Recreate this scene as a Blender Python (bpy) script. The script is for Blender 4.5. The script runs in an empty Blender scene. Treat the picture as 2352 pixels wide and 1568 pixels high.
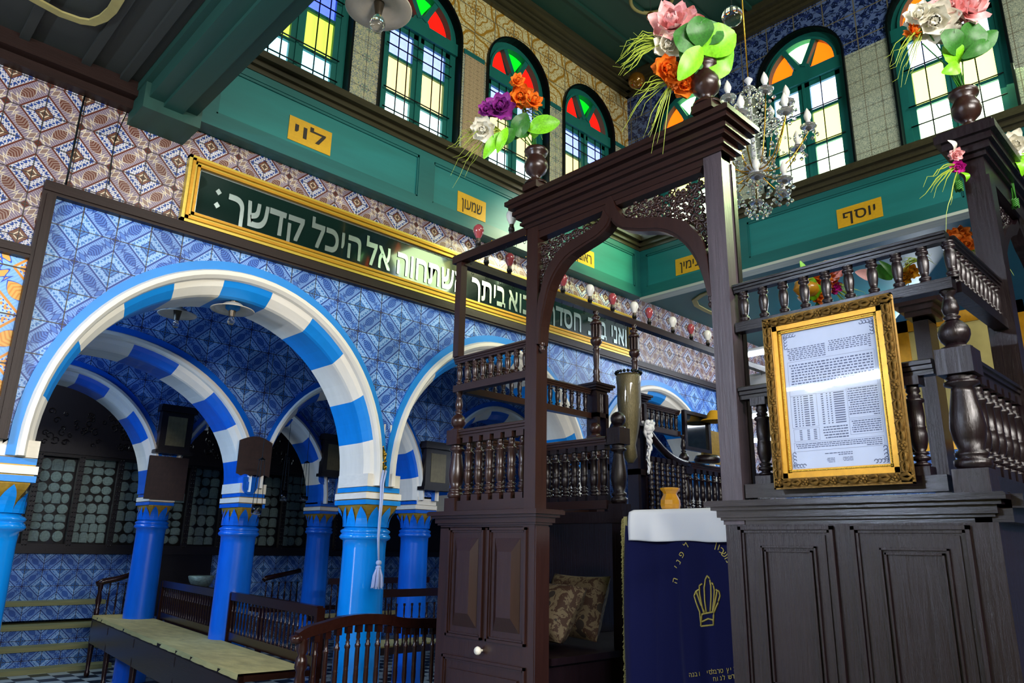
import bpy, math, random
from mathutils import Vector, Matrix
random.seed(7)
PI = math.pi
sc = bpy.context.scene
COL = sc.collection
# ------------------------------------------------------------------ camera frame (calibrated on the room's vanishing points)
RM = ((0.7178515865, -0.2011086407, -0.6665166272), (-0.6959328824, -0.1809589629, -0.6949325700), (0.0191447869, 0.9627092855, -0.2698597947))
F = 1693.562; EYE = 1.5
def ray(x, y):
    c = (x - 1176.0, -(y - 784.0), -F)
    return [sum(RM[i][k] * c[k] for k in range(3)) for i in range(3)]
def onX(x, y, X): d = ray(x, y); t = X / d[0]; return Vector((X, d[1] * t, EYE + d[2] * t))
def onY(x, y, Y): d = ray(x, y); t = Y / d[1]; return Vector((d[0] * t, Y, EYE + d[2] * t))
def onZ(x, y, Z): d = ray(x, y); t = (Z - EYE) / d[2]; return Vector((d[0] * t, d[1] * t, Z))
def L(h):
    r = []
    for i in (0, 2, 4):
        c = int(h[i:i + 2], 16) / 255
        r.append(c / 12.92 if c <= .04045 else ((c + .055) / 1.055) ** 2.4)
    return tuple(r) + (1,)
# ------------------------------------------------------------------ materials
def mk(name):
    m = bpy.data.materials.new(name); m.use_nodes = True
    return m, m.node_tree, m.node_tree.nodes['Principled BSDF']
class G:
    """tiny expression builder for math nodes"""
    def __init__(s, nt): s.nt = nt
    def put(s, node, i, v):
        if isinstance(v, (int, float)): node.inputs[i].default_value = v
        else: s.nt.links.new(v, node.inputs[i])
    def m(s, op, a, b=0.0, c=None):
        n = s.nt.nodes.new('ShaderNodeMath'); n.operation = op
        s.put(n, 0, a); s.put(n, 1, b)
        if c is not None: s.put(n, 2, c)
        return n.outputs[0]
    def mix(s, f, a, b):
        n = s.nt.nodes.new('ShaderNodeMix'); n.data_type = 'RGBA'
        s.put(n, 0, f)
        for i, v in ((6, a), (7, b)):
            if isinstance(v, tuple): n.inputs[i].default_value = v
            else: s.nt.links.new(v, n.inputs[i])
        return n.outputs[2]
    def pos(s, coord='world'):
        n = s.nt.nodes.new('ShaderNodeNewGeometry'); q = s.nt.nodes.new('ShaderNodeSeparateXYZ')
        s.nt.links.new(n.outputs['Position'], q.inputs[0]); s.vec = n.outputs['Position']
        return q.outputs
    def noise(s, scale, detail=2, rough=.5, vec=None, dist=0.0):
        n = s.nt.nodes.new('ShaderNodeTexNoise'); n.inputs['Scale'].default_value = scale
        n.inputs['Detail'].default_value = detail; n.inputs['Roughness'].default_value = rough; n.inputs['Distortion'].default_value = dist
        if vec is not None: s.nt.links.new(vec, n.inputs['Vector'])
        return n.outputs[0]
    def bump(s, h, strength, dist, bsdf):
        n = s.nt.nodes.new('ShaderNodeBump'); n.inputs['Strength'].default_value = strength; n.inputs['Distance'].default_value = dist
        s.nt.links.new(h, n.inputs['Height']); s.nt.links.new(n.outputs[0], bsdf.inputs['Normal'])
def plain(name, col, rough=.5, metal=0.0, coat=0.0, var=.0, scale=6, bump=0.0, bscale=40, emit=None, es=1.0, sheen=0.0, trans=0.0, alpha=None, spec=.5):
    m, nt, b = mk(name); g = G(nt)
    b.inputs['Base Color'].default_value = L(col); b.inputs['Roughness'].default_value = rough; b.inputs['Metallic'].default_value = metal
    b.inputs['Coat Weight'].default_value = coat
    b.inputs['Transmission Weight'].default_value = trans; b.inputs['Specular IOR Level'].default_value = spec
    if sheen: b.inputs['Sheen Weight'].default_value = sheen
    if var:
        v = g.noise(scale, 4, .6); c = L(col)
        r = nt.nodes.new('ShaderNodeMapRange'); r.inputs['From Min'].default_value = .3; r.inputs['From Max'].default_value = .7; nt.links.new(v, r.inputs[0])
        lo = tuple(k * (1 - var) for k in c[:3]) + (1,); hi = tuple(min(1, k * (1 + var)) for k in c[:3]) + (1,)
        nt.links.new(g.mix(r.outputs[0], lo, hi), b.inputs['Base Color'])
    if bump: g.bump(g.noise(bscale, 5, .65), bump, .004, b)
    if emit:
        b.inputs['Emission Color'].default_value = L(emit); b.inputs['Emission Strength'].default_value = es
    if alpha is not None: b.inputs['Alpha'].default_value = alpha
    return m
def wood(name, dark, light, rough=.32, axis='Z', bump=.25, spec=.55):
    m, nt, b = mk(name); g = G(nt)
    p = nt.nodes.new('ShaderNodeNewGeometry'); mp = nt.nodes.new('ShaderNodeMapping')
    s = {'Z': (26, 26, 2.2), 'X': (2.2, 26, 26), 'Y': (26, 2.2, 26)}[axis]
    mp.inputs['Scale'].default_value = s; nt.links.new(p.outputs['Position'], mp.inputs[0])
    n = g.noise(1.6, 6, .65, mp.outputs[0], .4)
    nt.links.new(g.mix(n, L(dark), L(light)), b.inputs['Base Color'])
    b.inputs['Roughness'].default_value = rough; b.inputs['Specular IOR Level'].default_value = spec
    n2 = g.noise(3.2, 6, .7, mp.outputs[0], .3)
    if bump: g.bump(n2, bump, .003, b)
    return m
def tiles(name, ax, ox, oz, pal, size=.2, rough=.38, grout='3a332c', worn=.0):
    """majolica tile: mirrored four by four into nested diamonds and a lattice band"""
    m, nt, b = mk(name); g = G(nt); P = g.pos(); M = g.m
    u = M('DIVIDE', M('SUBTRACT', P[ax], ox), size); v = M('DIVIDE', M('SUBTRACT', P[2], oz), size)
    x = M('PINGPONG', u, 1); z = M('PINGPONG', v, 1)
    d = M('ADD', x, z); e = M('MINIMUM', d, M('SUBTRACT', 2, d)); s = M('SUBTRACT', x, z)
    # distance along the diagonal of one tile
    gx = M('ABSOLUTE', s)
    hatch = M('GREATER_THAN', M('SINE', M('MULTIPLY', s, 70)), .0)
    # scroll ring
    w1 = M('SINE', M('MULTIPLY', s, 19)); w2 = M('SINE', M('ADD', M('MULTIPLY', e, 26), M('MULTIPLY', w1, 1.6)))
    scroll = M('GREATER_THAN', M('MULTIPLY', w2, M('ADD', w1, .35)), .28)
    dots = M('GREATER_THAN', M('MULTIPLY', M('SINE', M('MULTIPLY', s, 40)), M('SINE', M('MULTIPLY', e, 52))), .55)
    ring = g.mix(scroll, pal['ground'], pal['scroll']); ring = g.mix(dots, ring, pal['scroll2'])
    # lattice band with leaf ovals and knots
    band = g.mix(hatch, pal['band'], pal['band2'])
    q = M('DIVIDE', M('SUBTRACT', 1, e), .34)
    ow = M('SUBTRACT', 1, M('POWER', M('DIVIDE', s, .40), 2))
    inov = M('LESS_THAN', q, M('MULTIPLY', .66, ow)); rim = M('MULTIPLY', inov, M('GREATER_THAN', q, M('SUBTRACT', M('MULTIPLY', .82, ow), .17)))
    rib = M('MULTIPLY', inov, M('GREATER_THAN', M('SINE', M('MULTIPLY', M('ADD', q, M('MULTIPLY', s, 6)), 9)), .3))
    kd = M('ABSOLUTE', M('SUBTRACT', gx, .62)); kw = M('ADD', .42, M('MULTIPLY', .3, M('COSINE', M('MULTIPLY', kd, 26))))
    kin = M('MULTIPLY', M('LESS_THAN', kd, .21), M('LESS_THAN', q, kw)); krim = M('MULTIPLY', kin, M('MAXIMUM', M('GREATER_THAN', q, M('SUBTRACT', kw, .16)), M('GREATER_THAN', kd, .18)))
    band = g.mix(inov, band, pal['leaf']); band = g.mix(rib, band, pal['line']); band = g.mix(rim, band, pal['orn'])
    band = g.mix(kin, band, pal['leaf']); band = g.mix(krim, band, pal['orn'])
    nod = M('LESS_THAN', M('SUBTRACT', 1, gx), .13)
    band = g.mix(nod, band, pal['line'])
    c = g.mix(M('GREATER_THAN', e, .66), ring, band)
    ln = M('LESS_THAN', M('ABSOLUTE', M('SUBTRACT', e, .64)), .035); c = g.mix(ln, c, pal['line'])
    c = g.mix(M('LESS_THAN', e, .27), c, pal['line'])
    c = g.mix(M('LESS_THAN', e, .235), c, pal['core'])
    c = g.mix(M('LESS_THAN', M('ABSOLUTE', M('SUBTRACT', e, .13)), .02), c, pal['orn'])
    gu = M('PINGPONG', u, .5); gv = M('PINGPONG', v, .5); gr = M('LESS_THAN', M('MINIMUM', gu, gv), M('ADD', .006, M('MULTIPLY', .018, g.noise(9, 2))))
    c = g.mix(gr, c, L(grout))
    # each tile fired a little differently
    wn = nt.nodes.new('ShaderNodeTexWhiteNoise'); wn.noise_dimensions = '2D'; cb = nt.nodes.new('ShaderNodeCombineXYZ')
    nt.links.new(M('FLOOR', u), cb.inputs[0]); nt.links.new(M('FLOOR', v), cb.inputs[1]); nt.links.new(cb.outputs[0], wn.inputs['Vector'])
    hs = nt.nodes.new('ShaderNodeHueSaturation'); nt.links.new(c, hs.inputs['Color'])
    nt.links.new(M('ADD', .82, M('MULTIPLY', .36, wn.outputs['Value'])), hs.inputs['Value'])
    nt.links.new(hs.outputs[0], b.inputs['Base Color']); b.inputs['Roughness'].default_value = rough; b.inputs['Specular IOR Level'].default_value = .35
    g.bump(M('MULTIPLY', M('ADD', M('MINIMUM', M('MINIMUM', gu, gv), .03), M('MULTIPLY', .02, g.noise(14, 2))), 1), .5, .03, b)
    return m
BR = dict(ground=L('cfc9cc'), scroll=L('26408c'), scroll2=L('2a5a78'), band=L('a39296'), band2=L('7a6c7e'), leaf=L('8e7468'), orn=L('e0d2b6'), line=L('5e2818'), core=L('74503c'))
BL = dict(ground=L('98bcea'), scroll=L('3a70bc'), scroll2=L('60a0d8'), band=L('7ca4de'), band2=L('5c86ca'), leaf=L('4674c4'), orn=L('173c8c'), line=L('173c8c'), core=L('4e86c8'))
YB = dict(ground=L('a8cdf0'), scroll=L('e8a040'), scroll2=L('1c50c0'), band=L('8cc0f4'), band2=L('7cb4f0'), leaf=L('e8b050'), orn=L('1c48c0'), line=L('e09030'), core=L('f0d8a0'))
m_brown = tiles('brown diamond tile', 0, .87, 3.79, BR)
m_blue = tiles('blue diamond tile', 0, .774 + .2, 3.32, BL)
m_blueY = tiles('blue diamond tile far wall', 1, .1, 3.32, BL)
m_yel = tiles('yellow and blue tile', 0, .3, 3.0, YB, size=.28)
def floral(name, ax, base, c1, c2, sc1=28, th=.56, size=.15, rough=.3, rings=None):
    m, nt, b = mk(name); g = G(nt); P = g.pos(); M = g.m
    u = M('DIVIDE', P[ax], size); v = M('DIVIDE', P[2], size)
    cb = nt.nodes.new('ShaderNodeCombineXYZ'); nt.links.new(M('PINGPONG', u, 1), cb.inputs[0]); nt.links.new(M('PINGPONG', v, 1), cb.inputs[1])
    n1 = g.noise(sc1 * size, 3, .6, cb.outputs[0], 1.5); n2 = g.noise(sc1 * size * 1.3, 2, .5, cb.outputs[0], 2.5)
    line = M('LESS_THAN', M('ABSOLUTE', M('SUBTRACT', n1, .5)), .03)
    c = g.mix(M('GREATER_THAN', n2, th), base, c2); c = g.mix(line, c, c1)
    if rings:
        px = M('SUBTRACT', M('MODULO', M('ADD', u, 100), 2), 1); pz = M('SUBTRACT', M('MODULO', M('ADD', v, 100), 2), 1)
        r = M('SQRT', M('ADD', M('MULTIPLY', px, px), M('MULTIPLY', pz, pz)))
        wob = M('MULTIPLY', .06, M('SINE', M('MULTIPLY', 6, M('ARCTAN2', pz, px))))
        for rr, w in ((.92, .05), (.55, .03), (.3, .03), (.12, .05)):
            c = g.mix(M('LESS_THAN', M('ABSOLUTE', M('SUBTRACT', M('ADD', r, wob), rr)), w), c, rings)
    gr = M('LESS_THAN', M('MINIMUM', M('PINGPONG', u, .5), M('PINGPONG', v, .5)), .02)
    c = g.mix(gr, c, L('6f6a55'))
    nt.links.new(c, b.inputs['Base Color']); b.inputs['Roughness'].default_value = rough
    return m
m_floral = floral('pale green floral tile', 0, L('c9c39a'), L('4c6c8c'), L('8ea86c'), 30, .6)
m_ring = floral('cream tile with tan rings', 0, L('d8cfa0'), L('b08a34'), L('c9c08c'), 16, .7, .27, rings=L('a87c28'))
m_floralY = floral('pale star tile', 1, L('b9bfa4'), L('6c7c74'), L('9aa890'), 36, .6)
m_scrollY = floral('dark blue scroll tile', 1, L('5a6f9c'), L('101c40'), L('24346a'), 7, .52, .3)
m_lattice = floral('beige lattice tile', 0, L('c8b08c'), L('74583c'), L('b49c78'), 60, .6, .05)
m_wood = wood('dark varnished wood', '1c0d0b', '38211c', .28)
m_woodY = wood('dark varnished wood rail', '1a0c0a', '341e19', .28, 'Y')
m_woodX = wood('dark varnished wood side rail', '1a0c0a', '341e19', .28, 'X')
m_black = wood('near black painted wood', '0a0507', '1e1117', .27, bump=.6, spec=.5)
m_blackY = wood('near black painted rail', '060305', '150c12', .24, 'Y', bump=.5)
m_rpost = wood('paler purplish black painted post', '241c22', '5a4e56', .34, bump=.7, spec=.6)  # paler and more purple than the other black wood
m_trim = wood('brown painted batten', '150906', '2a150e', .45, 'X', spec=.3)
m_trimZ = wood('brown painted post batten', '150906', '2a150e', .45, 'Z', spec=.3)
m_bench = wood('red brown bench wood', '140706', '341812', .2, 'Y', spec=.45)
m_teal = plain('teal green paint', '155f5c', .45, var=.16, scale=3, bump=.12, bscale=18)
m_tealp = plain('teal recessed panel paint', '1a7470', .5, var=.16, scale=3, bump=.1, bscale=18)
m_tealc = plain('dark green ceiling paint', '18443a', .55, var=.2, scale=3, bump=.1)
m_tealw = plain('green window joinery paint', '17685f', .42, var=.12)
m_dkceil = plain('dark grey green ceiling board', '272c28', .7, var=.3, scale=2, bump=.2, bscale=20)
m_cornice = wood('dark olive cornice', '241f14', '4a4630', .3, 'X')
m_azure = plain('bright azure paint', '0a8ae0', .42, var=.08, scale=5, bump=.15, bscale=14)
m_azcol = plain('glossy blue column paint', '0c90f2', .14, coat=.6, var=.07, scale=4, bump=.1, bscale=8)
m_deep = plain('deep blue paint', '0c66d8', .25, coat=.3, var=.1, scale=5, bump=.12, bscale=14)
m_cream = plain('cream white paint', 'f4ecdc', .5, var=.05, scale=5, bump=.2, bscale=16)
m_goldp = plain('old gold paint', 'b08c34', .38, metal=.45, var=.2, scale=14)
m_gold = plain('gilt frame', 'b88418', .34, metal=.5, var=.15, scale=20)
m_goldl = plain('pale gold moulding', 'c8ac40', .3, metal=.35, var=.1, scale=20)
m_gilt = plain('antique gilt carving', '7c5f2c', .28, metal=.75, var=.4, scale=40, bump=.6, bscale=60)
m_brass = plain('brass', 'c89c3c', .25, metal=1)
m_mirror = plain('silvered mirror lettering', 'b4c2be', .2, metal=.8)
m_signbg = plain('dark green glass', '10241f', .08, coat=.6)
m_ylabel = plain('yellow painted label', 'cf9f14', .5, var=.08, scale=12)
m_ink = plain('black lettering', '241c10', .6)
m_iron = plain('black iron bar', '0c1618', .4, metal=.6)
m_bulbr = plain('pink red lacquered bulb', 'a8484e', .18, coat=.6)
m_bulbw = plain('frosted bulb', 'f6f4ea', .25, coat=.3)
m_sock = plain('lamp socket', '5c5244', .4, metal=.6, var=.3, scale=60)
m_dksock = plain('black bakelite socket', '16140f', .4)
m_enamel = plain('cream enamel shade', 'd8cbb4', .35, var=.06)
m_glassc = plain('clear lamp glass', 'f4f4ee', .03, trans=1.0)
m_crystal = plain('crystal drop', 'ffffff', .02, trans=.9)
m_white = plain('white cotton', 'e4e6ea', .8, sheen=.3)
m_velvet = plain('royal blue velvet', '03093e', .75, spec=.15, sheen=.1, bump=.15, bscale=120)
m_fringe = plain('gold fringe', '98905c', .6, metal=.2, var=.3, scale=120)
m_thread = plain('gold thread embroidery', 'b0a050', .5, metal=.3, var=.3, scale=90)
m_tassel = plain('pale blue white cord', 'b8c4ea', .7, var=.15, scale=90)
m_paper = plain('printed certificate paper', 'c6d6f8', .5, var=.03)
m_print = plain('grey print', '50608c', .7)
m_mat = plain('woven straw mat', 'beac6c', .85, var=.2, scale=14, bump=.7, bscale=140)
m_petalp = plain('pink petals', 'f0b4b4', .6, var=.1, scale=20)
m_petalw = plain('white petals', 'ece8d8', .6, var=.06, scale=20)
m_petalo = plain('orange petals', 'fa8220', .55, var=.2, scale=20)
m_petalv = plain('purple petals', '8c2a88', .55, var=.25, scale=20)
m_petalm = plain('magenta petals', 'c81c98', .55)
m_leaf = plain('bright green leaf', '7ccc1c', .4, var=.25, scale=12)
m_leafd = plain('dark green leaf', '2f7020', .45, var=.3, scale=12)
m_grass = plain('yellow green grass blade', 'a4b840', .5)
m_tubeL = plain('lit fluorescent tube', 'ffffff', .4, emit='e8f2ff', es=14)
m_steel = plain('white enamelled metal', 'd8dade', .35)
m_stone = plain('tarnished silver plaque', '8fa49c', .38, metal=.4, var=.35, scale=9, bump=.8, bscale=30)
m_case = wood('dark carved ark wood', '0b0709', '1a1013', .35)
m_cushion0 = plain('floral brocade', '8a7a5c', .8)
m_cup = plain('amber turned wood', 'c88c1c', .3, coat=.5, var=.1)
m_hat = plain('yellow felt', 'd8a018', .8)
m_screen = plain('dark glossy glass', '0a1214', .08, coat=.5)
m_pale = plain('pale olive plaster', '9c9258', .6, var=.12)
m_hang = plain('brown metal plate', '33201c', .5, var=.3, scale=10)
m_step = plain('pale stone nosing', '8a8a5c', .7, var=.25, scale=10)
m_orb = plain('amber glass ball', '8a5a10', .08, coat=.8, metal=.5)
# glass of the stained windows: lit by the day outside
def glass(name, col, s): return plain(name, col, .3, emit=col, es=s)
GW = dict(red=glass('red stained pane', 'e8160c', 1.1), green=glass('green stained pane', '06c81e', .95), blue=glass('blue stained pane', '8a9cff', 1.7), dblue=glass('deep blue stained pane', '4a60ff', 2.0),
          amber=glass('amber stained pane', 'ffdf92', 1.35), lime=glass('lime stained pane', 'c8e85a', .9), clear=glass('pale cyan pane', 'd6fbff', 2.2), cyan=glass('cyan pane', 'a0e8ff', 1.9))
GF = dict(red=glass('sunlit orange pane', 'ff5a08', 2.2), green=glass('sunlit green pane', 'a8ffa0', 3), blue=glass('sunlit blue pane', 'c4d4ff', 4), amber=glass('sunlit yellow pane', 'ffff88', 2.2), clear=glass('sunlit clear pane', 'e4ffd0', 4))
# brocade pattern on the cushion
def brocade():
    m, nt, b = mk('brown floral brocade'); g = G(nt); g.pos()
    v = nt.nodes.new('ShaderNodeTexVoronoi'); v.inputs['Scale'].default_value = 11; nt.links.new(g.vec, v.inputs['Vector'])
    n = g.noise(18, 4, .7, g.vec, 1.2)
    c = g.mix(g.m('GREATER_THAN', n, .52), L('5e523e'), L('301a0c')); c = g.mix(g.m('LESS_THAN', v.outputs[0], .28), c, L('241c18'))
    nt.links.new(c, b.inputs['Base Color']); b.inputs['Roughness'].default_value = .8
    return m
m_cushion = brocade()
def checker():
    m, nt, b = mk('black and white floor tile'); g = G(nt); P = g.pos(); M = g.m
    a = M('ADD', M('FLOOR', M('DIVIDE', P[0], .2)), M('FLOOR', M('DIVIDE', P[1], .2)))
    c = g.mix(M('MODULO', M('ABSOLUTE', a), 2), L('a8b4b4'), L('0a1420')); nt.links.new(c, b.inputs['Base Color']); b.inputs['Roughness'].default_value = .3
    return m
m_floor = checker()
# ------------------------------------------------------------------ mesh builder
class MB:
    def __init__(s): s.v = []; s.f = []; s.mi = []; s.sm = []
    def add(s, vs, fs, mi=0, sm=False):
        o = len(s.v); s.v += [tuple(p) for p in vs]
        for f in fs: s.f.append([o + i for i in f]); s.mi.append(mi); s.sm.append(sm)
        return s
    def box(s, a, b, mi=0):
        x0, x1 = sorted((a[0], b[0])); y0, y1 = sorted((a[1], b[1])); z0, z1 = sorted((a[2], b[2]))
        vs = [(x, y, z) for x in (x0, x1) for y in (y0, y1) for z in (z0, z1)]
        return s.add(vs, [(0, 1, 3, 2), (4, 6, 7, 5), (0, 4, 5, 1), (2, 3, 7, 6), (0, 2, 6, 4), (1, 5, 7, 3)], mi)
    def lathe(s, prof, c, n=16, sm=True, mi=0, sq=0):
        vs = []; fs = []
        for r, z in prof:
            for k in range(n):
                a = 2 * PI * k / n; vs.append((c[0] + r * math.cos(a), c[1] + r * math.sin(a), c[2] + z))
        for j in range(len(prof) - 1):
            for k in range(n): fs.append((j * n + k, j * n + (k + 1) % n, (j + 1) * n + (k + 1) % n, (j + 1) * n + k))
        s.add(vs, fs, mi, sm)
        if prof[0][0] > 1e-4: s.add(vs[:n], [tuple(range(n))[::-1]], mi)
        if prof[-1][0] > 1e-4: s.add(vs[-n:], [tuple(range(n))], mi)
        return s
    def tube(s, path, r, n=6, mi=0, flat=None):
        path = [Vector(p) for p in path]; rs = r if isinstance(r, (list, tuple)) else [r] * len(path)
        vs = []; fs = []
        for i, p in enumerate(path):
            t = (path[min(i + 1, len(path) - 1)] - path[max(i - 1, 0)])
            t = t.normalized() if t.length > 1e-9 else Vector((0, 0, 1))
            up = Vector((0, 0, 1)) if abs(t.z) < .93 else Vector((1, 0, 0))
            a = t.cross(up).normalized(); b = t.cross(a)
            for k in range(n):
                w = 2 * PI * k / n; vs.append(p + (a * math.cos(w) + b * math.sin(w)) * rs[i])
        for j in range(len(path) - 1):
            for k in range(n): fs.append((j * n + k, j * n + (k + 1) % n, (j + 1) * n + (k + 1) % n, (j + 1) * n + k))
        s.add(vs, fs + [tuple(range(n))[::-1], tuple(range((len(path) - 1) * n, len(path) * n))], mi, n > 4)
        return s
    def prismX(s, pts, x0, x1, mi=0):
        """polygon in (y,z) extruded along x"""
        n = len(pts); return s.add([(x0, p[0], p[1]) for p in pts] + [(x1, p[0], p[1]) for p in pts], [tuple(range(n)), tuple(range(n, 2 * n))[::-1]] + [(i, i + n, (i + 1) % n + n, (i + 1) % n) for i in range(n)], mi)
    def prismY(s, pts, y0, y1, mi=0):
        n = len(pts); return s.add([(p[0], y0, p[1]) for p in pts] + [(p[0], y1, p[1]) for p in pts], [tuple(range(n))[::-1], tuple(range(n, 2 * n))] + [(i, (i + 1) % n, (i + 1) % n + n, i + n) for i in range(n)], mi)
    def ribbonX(s, A, B, x0, x1, mi=0):
        """strip between two (y,z) polylines, extruded along x"""
        n = len(A)
        vs = [(x0, *a) for a in A] + [(x0, *b) for b in B] + [(x1, *a) for a in A] + [(x1, *b) for b in B]; fs = []
        for i in range(n - 1):
            fs += [(i, i + 1, n + i + 1, n + i), (2 * n + i, 3 * n + i, 3 * n + i + 1, 2 * n + i + 1), (i, 2 * n + i, 2 * n + i + 1, i + 1), (n + i, n + i + 1, 3 * n + i + 1, 3 * n + i)]
        fs += [(0, n, 3 * n, 2 * n), (n - 1, 3 * n - 1, 4 * n - 1, 2 * n - 1)]
        return s.add(vs, fs, mi)
    def ball(s, c, r, n=12, mi=0, sz=1.0, sx=1.0, sy=1.0):
        m = max(4, n // 2); vs = []; fs = []
        for j in range(m + 1):
            t = PI * j / m
            for k in range(n):
                a = 2 * PI * k / n; vs.append((c[0] + sx * r * math.sin(t) * math.cos(a), c[1] + sy * r * math.sin(t) * math.sin(a), c[2] - sz * r * math.cos(t)))
        for j in range(m):
            for k in range(n): fs.append((j * n + k, j * n + (k + 1) % n, (j + 1) * n + (k + 1) % n, (j + 1) * n + k))
        return s.add(vs, fs, mi, True)
    def xf(s, fn, start=0):
        for i in range(start, len(s.v)): s.v[i] = tuple(fn(Vector(s.v[i])))
        return s
    def build(s, name, mats, parent=None, pivot=None):
        if not isinstance(mats, (list, tuple)): mats = [mats]
        lo = [min(p[i] for p in s.v) for i in range(3)]; hi = [max(p[i] for p in s.v) for i in range(3)]
        c = Vector(pivot) if pivot is not None else Vector(((lo[0] + hi[0]) / 2, (lo[1] + hi[1]) / 2, lo[2]))
        me = bpy.data.meshes.new(name); me.from_pydata([(p[0] - c.x, p[1] - c.y, p[2] - c.z) for p in s.v], [], s.f)
        for m in mats: me.materials.append(m)
        me.polygons.foreach_set('material_index', s.mi); me.polygons.foreach_set('use_smooth', s.sm)
        me.update(); me.validate()
        o = bpy.data.objects.new(name, me); COL.objects.link(o)
        if parent is not None: o.parent = parent; o.location = c - wloc(parent)
        else: o.location = c
        return o
def wloc(o):
    l = Vector(o.location)
    while o.parent is not None: o = o.parent; l = l + Vector(o.location)
    return l
def tag(o, label=None, cat=None, group=None, kind=None):
    if label: o['label'] = label
    if cat: o['category'] = cat
    if group: o['group'] = group
    if kind: o['kind'] = kind
    return o
def thing(name, loc, label, cat, group=None):
    o = bpy.data.objects.new(name, None); COL.objects.link(o); o.location = loc; o.empty_display_size = .1
    return tag(o, label, cat, group)
def S(o, label=None): o['kind'] = 'structure'; o['label'] = label or o.name.replace('_', ' '); return o
def inst(src, parent, wl, name=None):
    o = src.copy(); COL.objects.link(o); o.parent = parent
    o.location = Vector(wl) - (wloc(parent) if parent is not None else Vector())
    return o
def deep(src, wl):
    """copy of a thing with its parts and sub-parts, placed at wl"""
    r = src.copy(); COL.objects.link(r); r.location = wl
    for ch in list(src.children):
        c = ch.copy(); COL.objects.link(c); c.parent = r
        for gch in list(ch.children):
            d = gch.copy(); COL.objects.link(d); d.parent = c
    return r
def bx(name, a, b, mat, parent=None): return MB().box(a, b).build(name, mat, parent)
# ------------------------------------------------------------------ floor, ceilings, walls
S(bx('floor', (-3, -3, -.1), (11, 13, 0), m_floor))
W0, W1 = 4.85, 5.27                       # the arcade wall
CZ = 4.36                                 # low ceiling
CT = 7.11                                 # clerestory ceiling
XF = 6.56                                 # clerestory end wall
def archwall(name, mat, x0, x1, y0, y1, zt, arches, zb, ax='x', n=28):
    """wall whose lower edge follows a row of arches; arches = (cx, rx, cz, rz)"""
    xs = {x0, x1}
    for cx, rx, cz, rz in arches:
        for k in range(n + 1): xs.add(min(x1, max(x0, cx - rx * math.cos(PI * k / n))))
    xs = sorted(xs); low = []
    for x in xs:
        z = zb
        for cx, rx, cz, rz in arches:
            if abs(x - cx) <= rx + 1e-6: z = max(z, cz + rz * math.sqrt(max(0, 1 - ((x - cx) / rx) ** 2)))
        low.append(z)
    m = MB()
    vs = []; fs = []
    for x, z in zip(xs, low):
        for p in ((x, y0, z), (x, y0, zt), (x, y1, z), (x, y1, zt)): vs.append(p)
    for i in range(len(xs) - 1):
        a = 4 * i; b = a + 4
        fs += [(a, b, b + 1, a + 1), (a + 2, a + 3, b + 3, b + 2), (a, a + 2, b + 2, b), (a + 1, b + 1, b + 3, a + 3)]
    e = 4 * (len(xs) - 1); fs += [(0, 1, 3, 2), (e, e + 2, e + 3, e + 1)]
    m.add(vs, fs)
    return S(m.build(name, mat))
CXW = [2.065, 4.54, 6.99]; COLW = [.83, 3.31, 5.77, 8.21]
archwall('wall_left', m_blue, .80, 8.29, W0, W1, 3.52, [(c, 1.243, 2.02, 1.37) for c in CXW], 2.0)
S(bx('wall_left_upper', (-3, W0, 3.52), (10, W1, 4.9), m_brown))
S(bx('wall_left_tiled', (-3, W0, 0), (.78, W1, 3.09), m_yel)); S(bx('wall_left_corner', (-3, W0, 3.09), (.79, W1, 3.52), m_brown))
S(bx('wall_left_end', (8.36, W0 + .01, 0), (10, W1, 3.52), m_brown))
# brown battens framing the blue tile
def batten(name, a, b, mat):
    o = MB().box(a, b).box((a[0], a[1] - .012, a[2] + .018) if b[0] - a[0] > b[2] - a[2] else (a[0] + .018, a[1] - .012, a[2]), (b[0], a[1] + .01, b[2] - .018) if b[0] - a[0] > b[2] - a[2] else (b[0] - .018, a[1] + .01, b[2])).build(name, mat)
    return S(o)
batten('trim_1', (.74, 4.80, 3.475), (8.34, 4.85, 3.56), m_trim)
batten('trim_2', (.74, 4.80, 2.02), (.81, 4.85, 3.475), m_trimZ)
batten('trim_3', (8.28, 4.80, 1.9), (8.34, 4.85, 3.475), m_trimZ)
batten('trim_4', (-3, 4.805, 3.06), (.74, 4.86, 3.13), m_trim)
# cable and a thin crack, both drawn as tubes on the tile
tag(MB().tube([onY(203, 188, 4.84), onY(185, 260, 4.84), onY(168, 345, 4.84), onY(151, 424, 4.84)], .006, 6).build('cable', m_iron), 'thin black cable running down the brown diamond tiles at the upper left', 'cable')
tag(MB().tube([onY(293, 255, 4.84), onY(280, 283, 4.83), onY(262, 330, 4.84), onY(250, 425, 4.84)], .003, 5).build('cable', m_iron), 'thin dark crack right of the black cable on the brown tiles', 'cable')
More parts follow.
